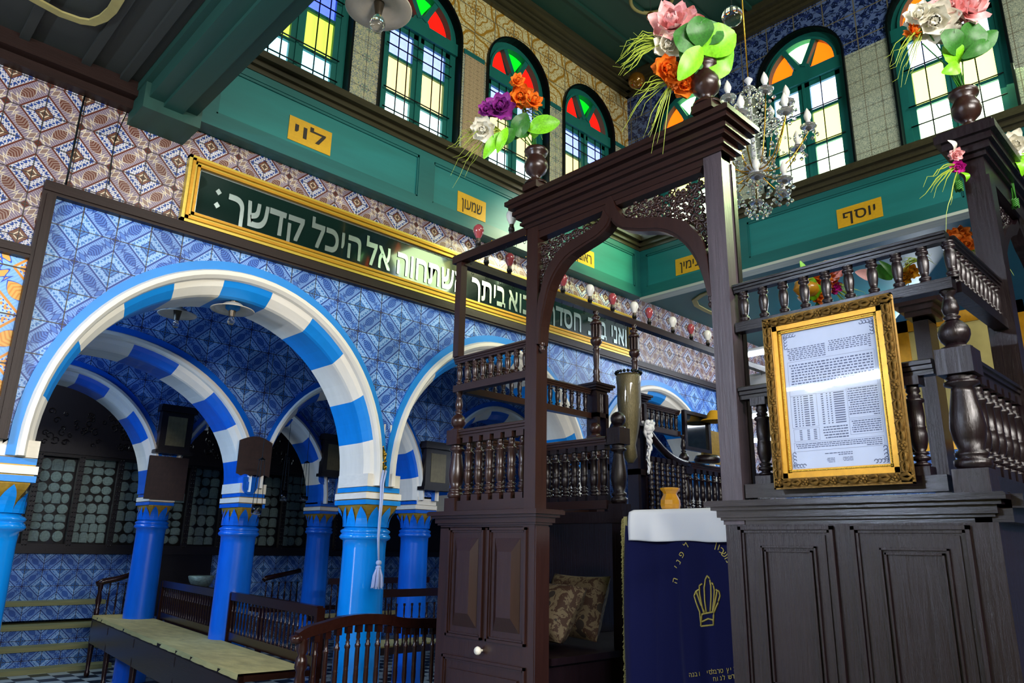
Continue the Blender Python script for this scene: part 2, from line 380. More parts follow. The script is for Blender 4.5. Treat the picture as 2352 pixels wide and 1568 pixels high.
# ------------------------------------------------------------------ striped arches
JA = [-20, 12.5, 29, 46, 63.5, 81, 99, 116, 133, 150, 167.5, 200]
def arch(label, cx, half, cz, y0, y1, rzs, zb, mb_, mw, xmax, x_lo=None, x_hi=None, ms=None):
    """half = opening half width, rzs = dict of vertical radii"""
    t = thing('striped_arch', (cx, (y0 + y1) / 2, zb), label, 'arch', 'blue and white striped arches')
    k = half / 1.10
    prof = dict(outer=[(xmax - 0 * k, 1.37, 0.0), (1.245 * k, 1.37, -.02), (1.20 * k, 1.31, -.02)],
                mould=[(1.20 * k, 1.31, -.02), (1.19 * k, 1.295, -.05), (1.165 * k, 1.265, -.055), (1.15 * k, 1.245, -.03), (1.145 * k, 1.24, 0.0)],
                stripes=[(1.145 * k, 1.24, 0.0), (1.125 * k, 1.20, .02), (1.10 * k, 1.15, .075), (1.10 * k, 1.14, .1), (1.10 * k, 1.14, y1 - y0)])
    angs = sorted(set([i * 180 / 44 for i in range(45)] + [a for a in JA if 0 < a < 180]))
    def P(rx, rz, d, a, z=None):
        r = math.radians(a); rz = rz / 1.37 * rzs
        x = cx + min(rx, 9) * math.cos(r)
        if abs(x - cx) > xmax: x = cx + math.copysign(xmax, x - cx)
        return (x, y0 + d, cz + rz * math.sin(r) if z is None else z)
    for nm, pr, mats in (('outer_band', prof['outer'], [mb_]), ('moulding', prof['mould'], [mw]), ('striped_voussoirs', prof['stripes'], [mw, mb_])):
        m = MB(); rows = [('z', 0, zb), ('z', 0, (zb + cz) / 2)] + [('a', a, None) for a in angs] + [('z', 180, (zb + cz) / 2), ('z', 180, zb)]
        vs = []
        for ty, a, z in rows:
            for rx, rz, d in pr: vs.append(P(rx, rz, d, a, z))
        n = len(pr)
        for i in range(len(rows) - 1):
            am = (rows[i][1] + rows[i + 1][1]) / 2
            idx = max(j for j in range(len(JA)) if JA[j] <= am)
            mi = 0 if len(mats) == 1 else idx % 2
            if ms: mi = (1 - mi) if len(mats) > 1 else mi
            for j in range(n - 1):
                m.add([vs[i * n + j], vs[(i + 1) * n + j], vs[(i + 1) * n + j + 1], vs[i * n + j + 1]], [(0, 1, 2, 3)], mi)
        m.build(nm, mats, t)
    return t
for cx, lab in zip(CXW, ('large bright blue and white striped arch at left with two disc lamps under its crown', 'bright striped arch rising behind the left railing of the wooden platform', 'farthest bright striped arch of the front row, left of the yellow hat')):
    arch(lab, cx, 1.10, 2.02, W0, W1, 1.37, 1.94, m_azure, m_cream, 1.243)
# ------------------------------------------------------------------ columns
def column(label, x, y, zc, w, d, base=0.0, mb_=None, mw=None, shaft=None, group='blue columns', plaque=None):
    t = thing('column', (x, y, base), label, 'column', group)
    h = .30                                    # capital height
    # impost block: blue, white, blue with gold fillets
    m = MB(); z = zc
    for hh, o, mi in ((.035, .01, 0), (.008, -.002, 2), (.045, .012, 1), (.008, -.002, 2), (.035, .0, 0), (.006, -.01, 2)):
        m.box((x - w / 2 - o, y - d / 2 - o, z), (x + w / 2 + o, y + d / 2 + o, z + hh), mi); z += hh
    m.build('abacus', [mb_, mw, m_goldp], t)
    # gold corner block with blue leaves, flaring from round shaft to square block
    r = shaft; n = 32; rows = []
    def ringpt(k, q, ext):
        a = 2 * PI * k / n; c, s_ = math.cos(a), math.sin(a)
        e = max(abs(c) / (w / 2), abs(s_) / (d / 2)); sqx, sqy = c / e, s_ / e
        return (x + (r * c) * (1 - q) + sqx * q * ext, y + (r * s_) * (1 - q) + sqy * q * ext)
    m = MB(); zs = [(zc - .16, 0.02, 1), (zc - .12, .12, 1), (zc - .08, .35, 1), (zc - .04, .72, 1), (zc - .01, .95, 1), (zc, .97, 1)]
    vs = []
    for zz, q, e in zs:
        for k in range(n): p = ringpt(k, q, e); vs.append((p[0], p[1], zz))
    for j in range(len(zs) - 1):
        for k in range(n): m.add([vs[j * n + k], vs[j * n + (k + 1) % n], vs[(j + 1) * n + (k + 1) % n], vs[(j + 1) * n + k]], [(0, 1, 2, 3)], 0, True)
    m.build('gilded_bell', m_goldp, t)
    m = MB()
    for k in range(12):                        # pointed leaves curling outwards
        a0 = 2 * PI * (k + .5) / 12
        prev = None; R = []
        for j in range(8):
            q = j / 7; zz = zc - .165 + .15 * q + (0 if j < 7 else 0)
            wd = (2 * PI / 12) * .5 * (1.0 - q ** 2.2) + .001; o = .012 + .006 * q
            row = []
            for s_ in (-1, 0, 1):
                a = a0 + s_ * wd; c, sn = math.cos(a), math.sin(a)
                e = max(abs(c) / (w / 2), abs(sn) / (d / 2)); f = [0, .03, .10, .2, .36, .55, .76, .95][j]
                px = r * c * (1 - f) + c / e * f; py = r * sn * (1 - f) + sn / e * f
                l = math.hypot(px, py); row.append((x + px * (l + o) / l, y + py * (l + o) / l, zz))
            R.append(row)
        for j in range(7):
            for i in range(2): m.add([R[j][i], R[j][i + 1], R[j + 1][i + 1], R[j + 1][i]], [(0, 1, 2, 3)], 0, True)
    m.build('capital_leaves', shaftmat, t)
    zr = zc - .165
    prof = [(r * 1.0, base - zr + zr)] if False else [(r * 1.09, base), (r * 1.05, (base + zr) * .4), (r, zr - .16), (r * 1.02, zr - .1), (r * 1.14, zr - .09), (r * 1.2, zr - .075), (r * 1.14, zr - .055), (r * 1.08, zr - .05), (r * 1.14, zr - .042), (r * 1.17, zr - .03), (r * 1.1, zr - .018), (r * 1.0, zr - .01), (r * .98, zr + .05), (r * 1.0, zr + .08)]
    MB().lathe([(a, b_ - 0) for a, b_ in prof], (x, y, 0), 36).build('shaft', shaftmat, t)
    if plaque:                                 # rounded blue tablet on the front face of the block
        px, py, pz, ph, ax = plaque; m = MB(); n2 = 10; pts = [(-.07, ph), (.07, ph)] + [(.07 * math.cos(-PI * k / n2), .0 + .07 * math.sin(-PI * k / n2) * 1.0) for k in range(n2 + 1)]
        pts = [(.07, ph)] + [(.07 * math.cos(-PI * k / n2), .07 * math.sin(-PI * k / n2)) for k in range(n2 + 1)] + [(-.07, ph)]
        m.prismY([(px + a, pz + b_) for a, b_ in pts], py - .02, py)
        m.prismY([(px + a * .55, pz + b_ * .55) for a, b_ in pts], py - .028, py - .02)
        m.build('blue_tablet', mb_, t)
    return t
shaftmat = m_azcol
column('foreground glossy blue column with the pale tassel hanging in front of it', 3.31, 5.06, 1.80, .30, .42, 0, m_azure, m_cream, .165)
column('blue column cut by the left picture edge with a large gilded leaf capital', .83, 5.06, 1.80, .30, .42, 0, m_azure, m_cream, .165)
column('blue column of the front row hidden behind the platform balusters', 5.77, 5.06, 1.80, .30, .42, 0, m_azure, m_cream, .165)
column('farthest blue column of the front row behind the platform railing', 8.21, 5.06, 1.80, .30, .42, 0, m_azure, m_cream, .165)
shaftmat = m_deep
# stilt blocks between impost and arch on the front columns
for x in COLW:
    S(MB().box((x - .15, W0, 1.935), (x + .15, W1, 2.03)).build('trim_6', m_cream))
# second row
YB_, YB2 = 6.8, 7.2
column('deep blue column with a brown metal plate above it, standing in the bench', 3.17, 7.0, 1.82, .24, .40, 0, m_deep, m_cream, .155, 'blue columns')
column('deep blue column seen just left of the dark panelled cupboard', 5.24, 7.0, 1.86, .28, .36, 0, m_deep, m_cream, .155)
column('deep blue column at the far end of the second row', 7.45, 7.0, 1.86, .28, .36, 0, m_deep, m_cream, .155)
archwall('wall_aisle_middle', m_blue, -2.6, 10, YB_, YB2, CZ, [(1.72, 1.40, 2.02, 1.27), (4.185, .985, 2.02, 1.22), (6.345, 1.05, 2.02, 1.27)], 1.99)
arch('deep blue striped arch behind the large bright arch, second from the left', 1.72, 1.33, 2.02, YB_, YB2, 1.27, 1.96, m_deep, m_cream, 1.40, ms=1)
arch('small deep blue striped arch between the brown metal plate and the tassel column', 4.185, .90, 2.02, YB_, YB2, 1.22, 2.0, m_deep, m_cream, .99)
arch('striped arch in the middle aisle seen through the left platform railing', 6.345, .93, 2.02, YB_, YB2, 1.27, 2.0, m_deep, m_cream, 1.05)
# third row
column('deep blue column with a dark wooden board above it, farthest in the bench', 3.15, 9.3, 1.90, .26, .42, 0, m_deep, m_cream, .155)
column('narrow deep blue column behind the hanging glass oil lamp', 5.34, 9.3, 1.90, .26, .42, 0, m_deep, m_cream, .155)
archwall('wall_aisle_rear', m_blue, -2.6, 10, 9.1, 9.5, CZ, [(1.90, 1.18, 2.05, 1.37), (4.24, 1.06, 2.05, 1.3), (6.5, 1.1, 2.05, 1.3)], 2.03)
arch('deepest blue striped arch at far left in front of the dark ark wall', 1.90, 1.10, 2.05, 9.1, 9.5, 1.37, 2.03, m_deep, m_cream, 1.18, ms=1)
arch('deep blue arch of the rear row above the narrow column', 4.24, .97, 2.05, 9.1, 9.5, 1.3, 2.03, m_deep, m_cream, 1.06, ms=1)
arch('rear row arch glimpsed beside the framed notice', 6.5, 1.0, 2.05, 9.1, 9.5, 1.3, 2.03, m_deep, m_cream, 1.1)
for x, y in ((3.17, 6.8), (5.24, 6.8), (7.45, 6.8)): S(bx('trim_7', (x - .13, y, 1.95), (x + .13, y + .4, 2.04), m_cream))
for x in (3.15, 5.34): S(bx('trim_8', (x - .13, 9.1, 2.03), (x + .13, 9.5, 2.07), m_deep))
# end walls of the aisles
S(bx('wall_rear', (-3, 12.2, 0), (10, 12.3, CZ), m_blue))
S(bx('wall_far', (10, -3, 0), (10.1, 12.3, CZ), m_blueY))
S(bx('wall_aisle_end', (-3, W1, 0), (-2.9, 12.3, CZ), m_blueY))
# low ceilings
S(bx('ceiling_aisle', (-3, W1 - .3, CZ), (10, 12.3, CZ + .1), m_dkceil))
S(bx('ceiling', (-3, -3, CZ), (1.15, W0 + .1, CZ + .08), m_dkceil))
S(bx('ceiling_gallery', (XF + .05, -3, CZ - .04), (10.1, W0 + .2, CZ + .06), m_teal))
m = MB()
for y in [-2 + .36 * i for i in range(0)]: pass
for i, x in enumerate((-1.2, -.75, -.3, .1, .45, .78, 1.0)):
    m.box((x, -3, CZ - .03), (x + .05, W0, CZ + .01))
S(m.build('trim_9', m_dkceil))
S(MB().box((-3, 4.70, CZ - .10), (1.2, W0, CZ)).box((-3, 4.77, CZ - .16), (1.2, W0, CZ - .08)).build('trim_10', m_trim))
# painted octagon line on the dark ceiling and on the gallery ceiling
def zpath(pts, Z, w, name, mat):
    V = [Vector((p[0], p[1])) for p in pts]; n = len(V); Q = []
    for i in range(n):
        t = (V[min(i + 1, n - 1)] - V[max(i - 1, 0)]).normalized(); e = Vector((-t.y, t.x)) * w / 2
        for s_, z in ((1, Z), (-1, Z), (-1, Z - .012), (1, Z - .012)): Q.append((V[i].x + s_ * e.x, V[i].y + s_ * e.y, z))
    return S(MB().add(Q, [(i * 4 + j, i * 4 + (j + 1) % 4, i * 4 + 4 + (j + 1) % 4, i * 4 + 4 + j) for i in range(n - 1) for j in range(4)] + [(3, 2, 1, 0), (4 * n - 4, 4 * n - 3, 4 * n - 2, 4 * n - 1)]).build(name, mat))
q = [onZ(x, y, CZ - .03) for x, y in ((20, -40), (85, -2), (140, 28), (185, 44), (212, 48), (238, 38), (258, 20), (275, -8), (300, -60))]
zpath(q, CZ - .034, .05, 'trim_11', m_pale)
q = [onZ(x, y, CZ - .04) for x, y in ((1700, 648), (1660, 658), (1612, 676), (1595, 688), (1600, 700), (1622, 712), (1650, 724), (1700, 738))]
zpath(q, CZ - .042, .06, 'trim_12', m_pale)
# ------------------------------------------------------------------ clerestory
def beam(name, axis, p0, p1, face, inward, mat_f, mat_p, panels, zb=4.27, zt=4.84):
    """panelled beam face: axis 'x' runs along x with its face at y=face, axis 'y' runs along y with its face at x=face"""
    m = MB()
    def B(a, b, d0, d1, z0, z1, mi=0):
        if axis == 'x': m.box((a, face + d0, z0), (b, face + d1, z1), mi)
        else: m.box((face + d0, a, z0), (face + d1, b, z1), mi)
    i = inward
    B(p0, p1, 0, -.16 * i, zb, zt)
    B(p0, p1, .02 * i, 0, zb, zb + .10); B(p0, p1, .045 * i, 0, zb - .02, zb + .03); B(p0, p1, .02 * i, 0, zt - .08, zt)
    for a, b in panels:
        B(a - .05, a, .02 * i, 0, zb + .1, zt - .08); B(b, b + .05, .02 * i, 0, zb + .1, zt - .08)
        B(a + .0, b - .0, .0005 * i, 0, zb + .1, zt - .08, 1)
        B(a, b, .012 * i, 0, zt - .1, zt - .08); B(a, b, .012 * i, 0, zb + .1, zb + .115); B(a, a + .015, .012 * i, 0, zb + .1, zt - .08); B(b - .015, b, .012 * i, 0, zb + .1, zt - .08)
    # solid stiles between the panels
    ed = sorted([(a - .05, b + .05) for a, b in panels]); cur = p0
    for a, b in ed:
        if a > cur: B(cur, a, .02 * i, 0, zb + .1, zt - .08)
        cur = b
    if cur < p1: B(cur, p1, .02 * i, 0, zb + .1, zt - .08)
    S(m.build(name, [mat_f, mat_p]))
beam('trim_13', 'x', 1.2, XF, 4.72, -1, m_teal, m_tealp, [(1.62, 3.36), (3.52, 5.02), (5.16, 6.42)])
beam('trim_14', 'y', -3, 4.70, XF - .02, -1, m_teal, m_tealp, [(3.58, 4.62), (1.42, 3.36), (-.6, 1.2), (-2.6, -.8)])
def ledge(name, axis, p0, p1, face, mat):
    m = MB()
    for o, z0, z1 in ((.03, 4.82, 4.86), (.06, 4.86, 4.885), (.05, 4.885, 4.91), (.10, 4.91, 4.94), (.08, 4.94, 4.985)):
        if axis == 'x': m.box((p0, face - o, z0), (p1, face + .3, z1))
        else: m.box((face - o, p0, z0), (face + .3, p1, z1))
    S(m.build(name, mat))
ledge('trim_15', 'x', 1.2, XF, 4.72, m_cornice)
ledge('trim_16', 'y', -3, 4.72, XF - .02, m_cornice)
S(bx('trim_24', (XF - .07, -3, 4.225), (XF + .08, 4.7, 4.252), plain('pale weathered edging', 'b4bcae', .6, var=.15, scale=8)))
# tie beam crossing the nave at the near end of the clerestory
m = MB().box((1.15, -3, 4.2), (1.45, W0, 4.95)).box((1.11, -3, 4.30), (1.15, W0, 4.95)).box((1.45, -3, 4.33), (1.49, W0, 4.42)).box((1.24, -3, 4.17), (1.36, W0, 4.2)).box((1.12, 4.55, 4.12), (1.48, W0, 4.5))
S(m.build('trim_17', m_tealc))
S(bx('wall_near_clerestory', (1.15, -3, 4.95), (1.3, W0, CT), m_tealc))
# clerestory walls around the windows (windows along the left: local x = X; far wall: local x = Y)
WX = [2.24, 3.43, 4.67, 5.81]; WY = [4.02, 2.69, 1.385, .08, -1.25, -2.5]
WR = .455; SILL = 4.98
def cwall(name, axis, p0, p1, cs, f0, f1, mat, zs, zt, cz):
    """piers and spandrels; zone zs..zt"""
    m = MB(); xs = {p0, p1}
    for c in cs:
        for k in range(21): xs.add(c - WR * math.cos(PI * k / 20))
    xs = [x for x in sorted(xs) if p0 <= x <= p1]
    def pt(x, d, z): return (x, d, z) if axis == 'x' else (d, x, z)
    for a, b in zip(xs, xs[1:]):
        mid = (a + b) / 2; hit = [c for c in cs if abs(mid - c) < WR]
        def low(x):
            if not hit: return zs
            return max(zs, cz + math.sqrt(max(0, WR ** 2 - (x - hit[0]) ** 2)))
        if hit and zt <= cz: continue
        la, lb = low(a), low(b)
        m.add([pt(a, f0, la), pt(b, f0, lb), pt(b, f0, zt), pt(a, f0, zt), pt(a, f1, la), pt(b, f1, lb), pt(b, f1, zt), pt(a, f1, zt)], [(0, 1, 2, 3), (4, 7, 6, 5), (0, 4, 5, 1), (3, 2, 6, 7), (0, 3, 7, 4), (1, 5, 6, 2)])
    return S(m.build(name, mat))
CW = 6.25
cwall('wall_left_clerestory', 'x', 1.2, XF, WX, W0, W0 + .3, m_floral, 4.9, 6.18, CW)
cwall('wall_left_top', 'x', 1.2, XF + .1, WX, W0, W0 + .3, m_ring, 6.18, CT, CW)
cwall('wall_far_clerestory', 'y', -3, W0, WY, XF, XF + .3, m_floralY, 4.9, 6.18, CW)
cwall('wall_far_top', 'y', -3, W0 + .1, WY, XF, XF + .3, m_scrollY, 6.18, CT, CW)
# narrow tile string course, lattice tile pier
m = MB(); prev = 1.2
for c in WX + [XF + 1]:
    m.box((prev, W0 - .012, 6.17), (min(XF, c - WR - .03), W0, 6.22)); prev = c + WR + .03
S(m.build('trim_18', m_teal))
S(bx('wall_left_pier', (WX[1] + WR + .05, W0 - .008, 4.98), (WX[2] - WR - .03, W0, 6.17), m_lattice))
# clerestory ceiling with planks and cornice
S(bx('ceiling_clerestory', (1.15, -3, CT), (XF + .3, W0 + .3, CT + .1), m_tealc))
m = MB()
for y in [W0 - .55 - .42 * i for i in range(12)]: m.box((1.3, y, CT - .035), (XF, y + .05, CT))
S(m.build('trim_19', m_tealc))
m = MB()
for o, z0, z1 in ((.05, 6.92, 6.96), (.10, 6.96, 7.0), (.13, 7.0, 7.03), (.20, 7.03, 7.11)): m.box((1.3, W0 - o, z0), (XF, W0, z1))
S(m.build('trim_20', m_cornice))
m = MB()
for o, z0, z1 in ((.05, 6.92, 6.96), (.10, 6.96, 7.0), (.13, 7.0, 7.03), (.20, 7.03, 7.11)): m.box((XF - o, -3, z0), (XF, W0, z1))
S(m.build('trim_21', m_cornice))
# ------------------------------------------------------------------ stained windows
WN = [0]
def window(axis, c, face, pal, lab, lite=None):
    """arched window; local coords (a across, d outwards)"""
    WN[0] += 1
    t = bpy.data.objects.new('window_%d' % WN[0], None); COL.objects.link(t)
    sgn = 1 if axis == 'x' else -1                 # reading direction across as seen from inside
    t.location = (c, face, SILL) if axis == 'x' else (face, c, SILL)
    t['kind'] = 'structure'; t['label'] = lab
    def pt(a, d, z): return (c + a, face + d, z) if axis == 'x' else (face + d, c - a, z)
    def bar(m, a0, a1, d0, d1, z0, z1, mi=0):
        m.box(pt(a0, d0, z0), pt(a1, d1, z1), mi)
    def arc(m, r0, r1, d0, d1, a0=0, a1=180, n=20, mi=0, cz=CW):
        vs = []
        for k in range(n + 1):
            a = math.radians(a0 + (a1 - a0) * k / n)
            for r in (r0, r1):
                for d in (d0, d1): vs.append(pt(r * math.cos(a), d, cz + r * math.sin(a)))
        fs = []
        for k in range(n):
            i = 4 * k; j = i + 4
            fs += [(i, j, j + 2, i + 2), (i + 1, i + 3, j + 3, j + 1), (i, i + 1, j + 1, j), (i + 2, j + 2, j + 3, i + 3)]
        fs += [(0, 2, 3, 1), (4 * n, 4 * n + 1, 4 * n + 3, 4 * n + 2)]
        m.add(vs, fs, mi)
    m = MB(); R = WR
    # dark reveal lining, then green frame
    for sa in (-1, 1): bar(m, sa * R, sa * (R - .02), -.03, .3, SILL, CW, 0)
    arc(m, R - .02, R, -.03, .3)
    m.build('window_lining', m_iron, t)
    m = MB()
    for sa in (-1, 1): bar(m, sa * (R - .02), sa * (R - .085), .06, .16, SILL, CW, 0)
    arc(m, R - .085, R - .02, .06, .16); arc(m, R - .11, R - .085, .03, .16)
    ztr = CW - .13
    bar(m, -(R - .02), R - .02, .03, .16, ztr, ztr + .13); bar(m, -(R - .02), R - .02, .06, .16, SILL, SILL + .04)
    # tympanum: three lights between radial bars
    rI = R - .13; hub = .10
    arc(m, 0.0, hub, .05, .16)
    for a in (63, 117):
        ca, sa_ = math.cos(math.radians(a)), math.sin(math.radians(a)); p = []
        for (r, w) in ((hub * .6, -.026), (rI + .03, -.026), (rI + .03, .026), (hub * .6, .026)):
            p.append((r * ca - w * sa_, CW + r * sa_ + w * ca))
        vs = [pt(x, .04, z) for x, z in p] + [pt(x, .16, z) for x, z in p]
        m.add(vs, [(0, 1, 2, 3), (7, 6, 5, 4), (0, 4, 5, 1), (1, 5, 6, 2), (2, 6, 7, 3), (3, 7, 4, 0)])
    # two casements
    iw = R - .085
    for sa in (-1, 1):
        bar(m, sa * iw, sa * (iw - .05), .07, .14, SILL + .04, ztr); bar(m, sa * .005, sa * .06, .07, .14, SILL + .04, ztr)
        bar(m, sa * .005, sa * iw, .07, .14, ztr - .05, ztr); bar(m, sa * .005, sa * iw, .07, .14, SILL + .04, SILL + .07)
        for zz in (5.78, 5.40): bar(m, sa * .05, sa * (iw - .04), .075, .135, zz - .015, zz + .015)
    bar(m, -.012, .012, .055, .15, SILL + .04, ztr)
    m.build('window_frame', m_tealw, t)
    # glass: panes on one plane
    m = MB(); names = list(pal.keys()); mats = [pal[k] for k in names]
    for sa in (-1, 1):
        for z0, z1, key in ((5.795, ztr - .05, 'blue'), (5.415, 5.765, 'amber'), (SILL + .07, 5.385, 'clear')):
            k = (lite or {}).get(key, key)
            a0, a1 = sorted((sa * .06, sa * (iw - .05)))
            m.add([pt(a0, .10, z0), pt(a1, .10, z0), pt(a1, .10, z1), pt(a0, .10, z1)], [(0, 1, 2, 3)], names.index(k))
    for a0, a1, key in ((6, 59, 'red'), (67, 113, 'green'), (121, 174, 'red')):
        vs = [pt(hub * math.cos(math.radians((a0 + a1) / 2)), .10, CW + hub * math.sin(math.radians((a0 + a1) / 2)))]
        for k in range(13):
            a = math.radians(a0 + (a1 - a0) * k / 12); vs.append(pt((rI + .02) * math.cos(a), .10, CW + (rI + .02) * math.sin(a)))
        m.add(vs, [tuple(range(14))], names.index(key))
    m.build('stained_glass', mats, t)
    # iron grille just inside the casements
    m = MB()
    for a in (-.245, -.145, .145, .245) if axis == 'x' else (-.19, .19):
        p0 = pt(a, .03, SILL + .02); p1 = pt(a, .03, ztr - .02); m.tube([p0, p1], .006, 5)
    for zz in (5.20, 5.40, 5.85, 5.97) if axis == 'x' else (5.2, 5.4, 5.78):
        m.tube([pt(-iw, .034, zz), pt(iw, .034, zz)], .0065, 5)
    m.build('window_grille', m_iron, t)
for i, c in enumerate(WX):
    window('x', c, W0 + (.0), GW, ['left clerestory window half hidden by the tie beam', 'left clerestory window behind the enamel pendant lamp', 'left clerestory window behind the purple and orange bouquet', 'left clerestory window nearest the corner'][i],
           {'blue': 'dblue', 'amber': 'lime', 'clear': 'cyan'} if i == 0 else None)
for i, c in enumerate(WY):
    window('y', c, XF, GF, ['far clerestory window above the canopy cornice', 'far clerestory window behind the chandelier', 'far clerestory window at the right behind the pink bouquet', 'far clerestory window beyond the right edge', 'far clerestory window out of frame', 'far clerestory window in the end bay'][i])
# ------------------------------------------------------------------ ark wall behind the third arcade: dark carved wood, silver plaques behind glass
YA = 11.3
S(bx('wall_ark_base', (-3, YA, 0), (10, YA + .3, 1.36), m_blue))
S(MB().box((-3, YA - .02, 2.62), (10, YA + .3, CZ)).box((-3, YA - .08, 2.60), (10, YA, 2.70)).box((-3, YA - .06, 1.32), (10, YA, 1.40)).build('trim_22', m_case))
S(bx('wall_ark_back', (-3, YA + .14, 1.36), (10, YA + .3, 2.62), m_case))
pane = plain('cabinet glass', 'e8f4f4', .05, trans=1.0, alpha=.12)
cx0 = 1.35; wdt = .46; edges = [1.30 + .50 * i for i in range(12)]
rng = random.Random(3)
shapes = []
for k in range(5):
    m = MB()
    w_, h_ = ((.5, .5), (.5, .62), (.5, .42), (.42, .5), (.5, .8))[k]
    if k % 2 == 0: pts = [(w_ * math.cos(a) * .9, h_ * math.sin(a)) for a in [2 * PI * i / 12 for i in range(12)]]
    else: pts = [(-w_, -h_), (w_, -h_), (w_, h_ * .6), (w_ * .6, h_), (-w_ * .6, h_), (-w_, h_ * .6)]
    m.prismY([(a * .9, b * .9) for a, b in pts], -.012, 0); m.prismY([(a * .62, b * .62) for a, b in pts], -.02, -.012)
    o = m.build('silver_plaque', m_stone, None, (0, 0, 0)); shapes.append(o)
n_pl = 0
for i, x0 in enumerate(edges[:-1]):
    x1 = x0 + .50
    t = thing('glazed_plaque_case', (x0, YA, 1.36), '%s glazed dark wood case of silver plaques in the ark wall, counted from the left' % ('first second third fourth fifth sixth seventh eighth ninth tenth eleventh'.split()[i]), 'display case', 'glazed plaque cases')
    m = MB().box((x0, YA - .05, 1.40), (x0 + .035, YA + .02, 2.60)).box((x1 - .035, YA - .05, 1.40), (x1, YA + .02, 2.60)).box((x0, YA - .04, 1.40), (x1, YA + .02, 1.44)).box((x0, YA - .04, 2.56), (x1, YA + .02, 2.60))
    for s_ in range(20): m.ball((x0 + .017, YA - .055, 1.43 + .06 * s_), .012, 6); m.ball((x1 - .017, YA - .055, 1.43 + .06 * s_), .012, 6)
    m.build('case_frame', m_case, t)
    bx('glass_pane', (x0 + .035, YA + .0, 1.44), (x1 - .035, YA + .006, 2.56), pane, t)
    z = 1.46; row = 0
    while z < 2.5:
        h = rng.uniform(.10, .17); n = rng.choice((3, 3, 4)) if h < .15 else 3; ww = .42 / n
        for j in range(n):
            sx = ww * rng.uniform(.86, .98); sz = h * rng.uniform(.86, .98); src = shapes[rng.randrange(5)]
            if n_pl >= 298: continue
            o = src if (n_pl < 5 and src.get('used') is None) else src.copy()
            if o is not src: COL.objects.link(o)
            else: o['used'] = 1
            bb = src.data; hz = {0: .45, 1: .56, 2: .38, 3: .45, 4: .72}[shapes.index(src)]; hx = {0: .4, 1: .45, 2: .4, 3: .38, 4: .4}[shapes.index(src)]
            o.scale = (sx / (2 * hx), 1, sz / (2 * hz)); o.location = (x0 + .04 + ww * (j + .5), YA + .10 + rng.uniform(-.02, .02), z + h / 2)
            zone = ['bottom', 'lower', 'middle', 'upper', 'top'][min(4, int((z - 1.46) / .21))]
            tag(o, 'tarnished silver votive plaque in the %s rows of the %s glazed case from the left' % (zone, 'first second third fourth fifth sixth seventh eighth ninth tenth eleventh'.split()[i]), 'plaque', 'silver plaques, %s rows, case %s' % (zone, 'abcdefghijk'[i]))
            n_pl += 1
        z += h
for o in shapes:
    if o.get('used') is None: bpy.data.objects.remove(o)
    else: del o['used']
# carved openwork screen over the cases
m = MB().box((1.2, YA - .046, 2.70), (6.75, YA - .02, 3.22)); rr = random.Random(5)
for k in range(150):
    cx = 1.2 + rr.random() * 5.5; cz = 2.72 + rr.random() * .45; r = .03 + rr.random() * .03; ph = rr.random() * 6
    m.tube([(cx + r * (1 - q / 12) * math.cos(ph + q * .7), YA - .05, cz + r * (1 - q / 12) * math.sin(ph + q * .7)) for q in range(10)], .008, 4)
tag(m.build('carved_screen', m_case), 'dark carved openwork screen above the glazed plaque cases', 'carved screen')
tag(bx('ark_door', onY(370, 1262, YA - .03) * 1.0, Vector((onY(490, 1262, YA - .03).x, YA - .005, .5)), m_case), 'plain dark wooden hatch below the glazed cases between two columns', 'hatch')
# tiled seat steps at the left end of the aisle
for i, (y, z) in enumerate(((10.45, .05), (10.65, .27), (10.85, .49), (11.05, .75))):
    o = MB().box((-2.2, y, z - .22 if i else 0), (3.3, YA - .001, z - .05), 0).box((-2.2, y - .03, z - .05), (3.3, YA - .001, z), 1).build('tiled_step', [m_blue, m_step])
    tag(o, '%s blue tiled step with pale stone edge at the lower left, counted from the floor' % ('first second third fourth'.split()[i]), 'step', 'tiled steps under the ark wall')
# ------------------------------------------------------------------ wooden reading platform
XB = 2.55
def yz(x, y, X=XB): p = onX(x, y, X); return (p.y, p.z)
def cornice_box(m, x0, x1, y0, y1, steps):
    for o, z0, z1 in steps: m.box((x0 - o, y0 - o, z0), (x1 + o, y1 + o, z1))
def rot_steps(z, k=1.0): return [(.0, z - .085, z - .07), (.012 * k, z - .07, z - .06), (.022 * k, z - .06, z - .035), (.038 * k, z - .035, z - .022), (.055 * k, z - .022, z - .004), (.05 * k, z - .004, z)]
def panelX(m, a, b, c, d, X=XB, frame=True, raised=False):
    """moulded panel on the front face; a,b top left/right pixel heights already in (y,z)"""
    y0, z1 = a; y1, z0 = b
    for o, w, dd in ((0, .012, .012), (.014, .008, .006)):
        yy0, yy1, zz0, zz1 = y0 - o, y1 + o, z0 + o, z1 - o
        m.box((X - dd, yy0, zz0), (X, yy0 - w, zz1)); m.box((X - dd, yy1, zz0), (X, yy1 + w, zz1)); m.box((X - dd, yy0, zz1), (X, yy1, zz1 - w)); m.box((X - dd, yy0, zz0), (X, yy1, zz0 + w))
def raised(m, y0, y1, z0, z1, X, inset=.035, h=.02):
    """bevelled field standing proud"""
    a = [(X, y0, z0), (X, y1, z0), (X, y1, z1), (X, y0, z1)]; s = -1 if y0 > y1 else 1
    b = [(X - h, y0 + s * inset, z0 + inset * 1.6), (X - h, y1 - s * inset, z0 + inset * 1.6), (X - h, y1 - s * inset, z1 - inset * 1.6), (X - h, y0 + s * inset, z1 - inset * 1.6)]
    m.add(a + b, [(0, 1, 5, 4), (1, 2, 6, 5), (2, 3, 7, 6), (3, 0, 4, 7), (4, 5, 6, 7)])
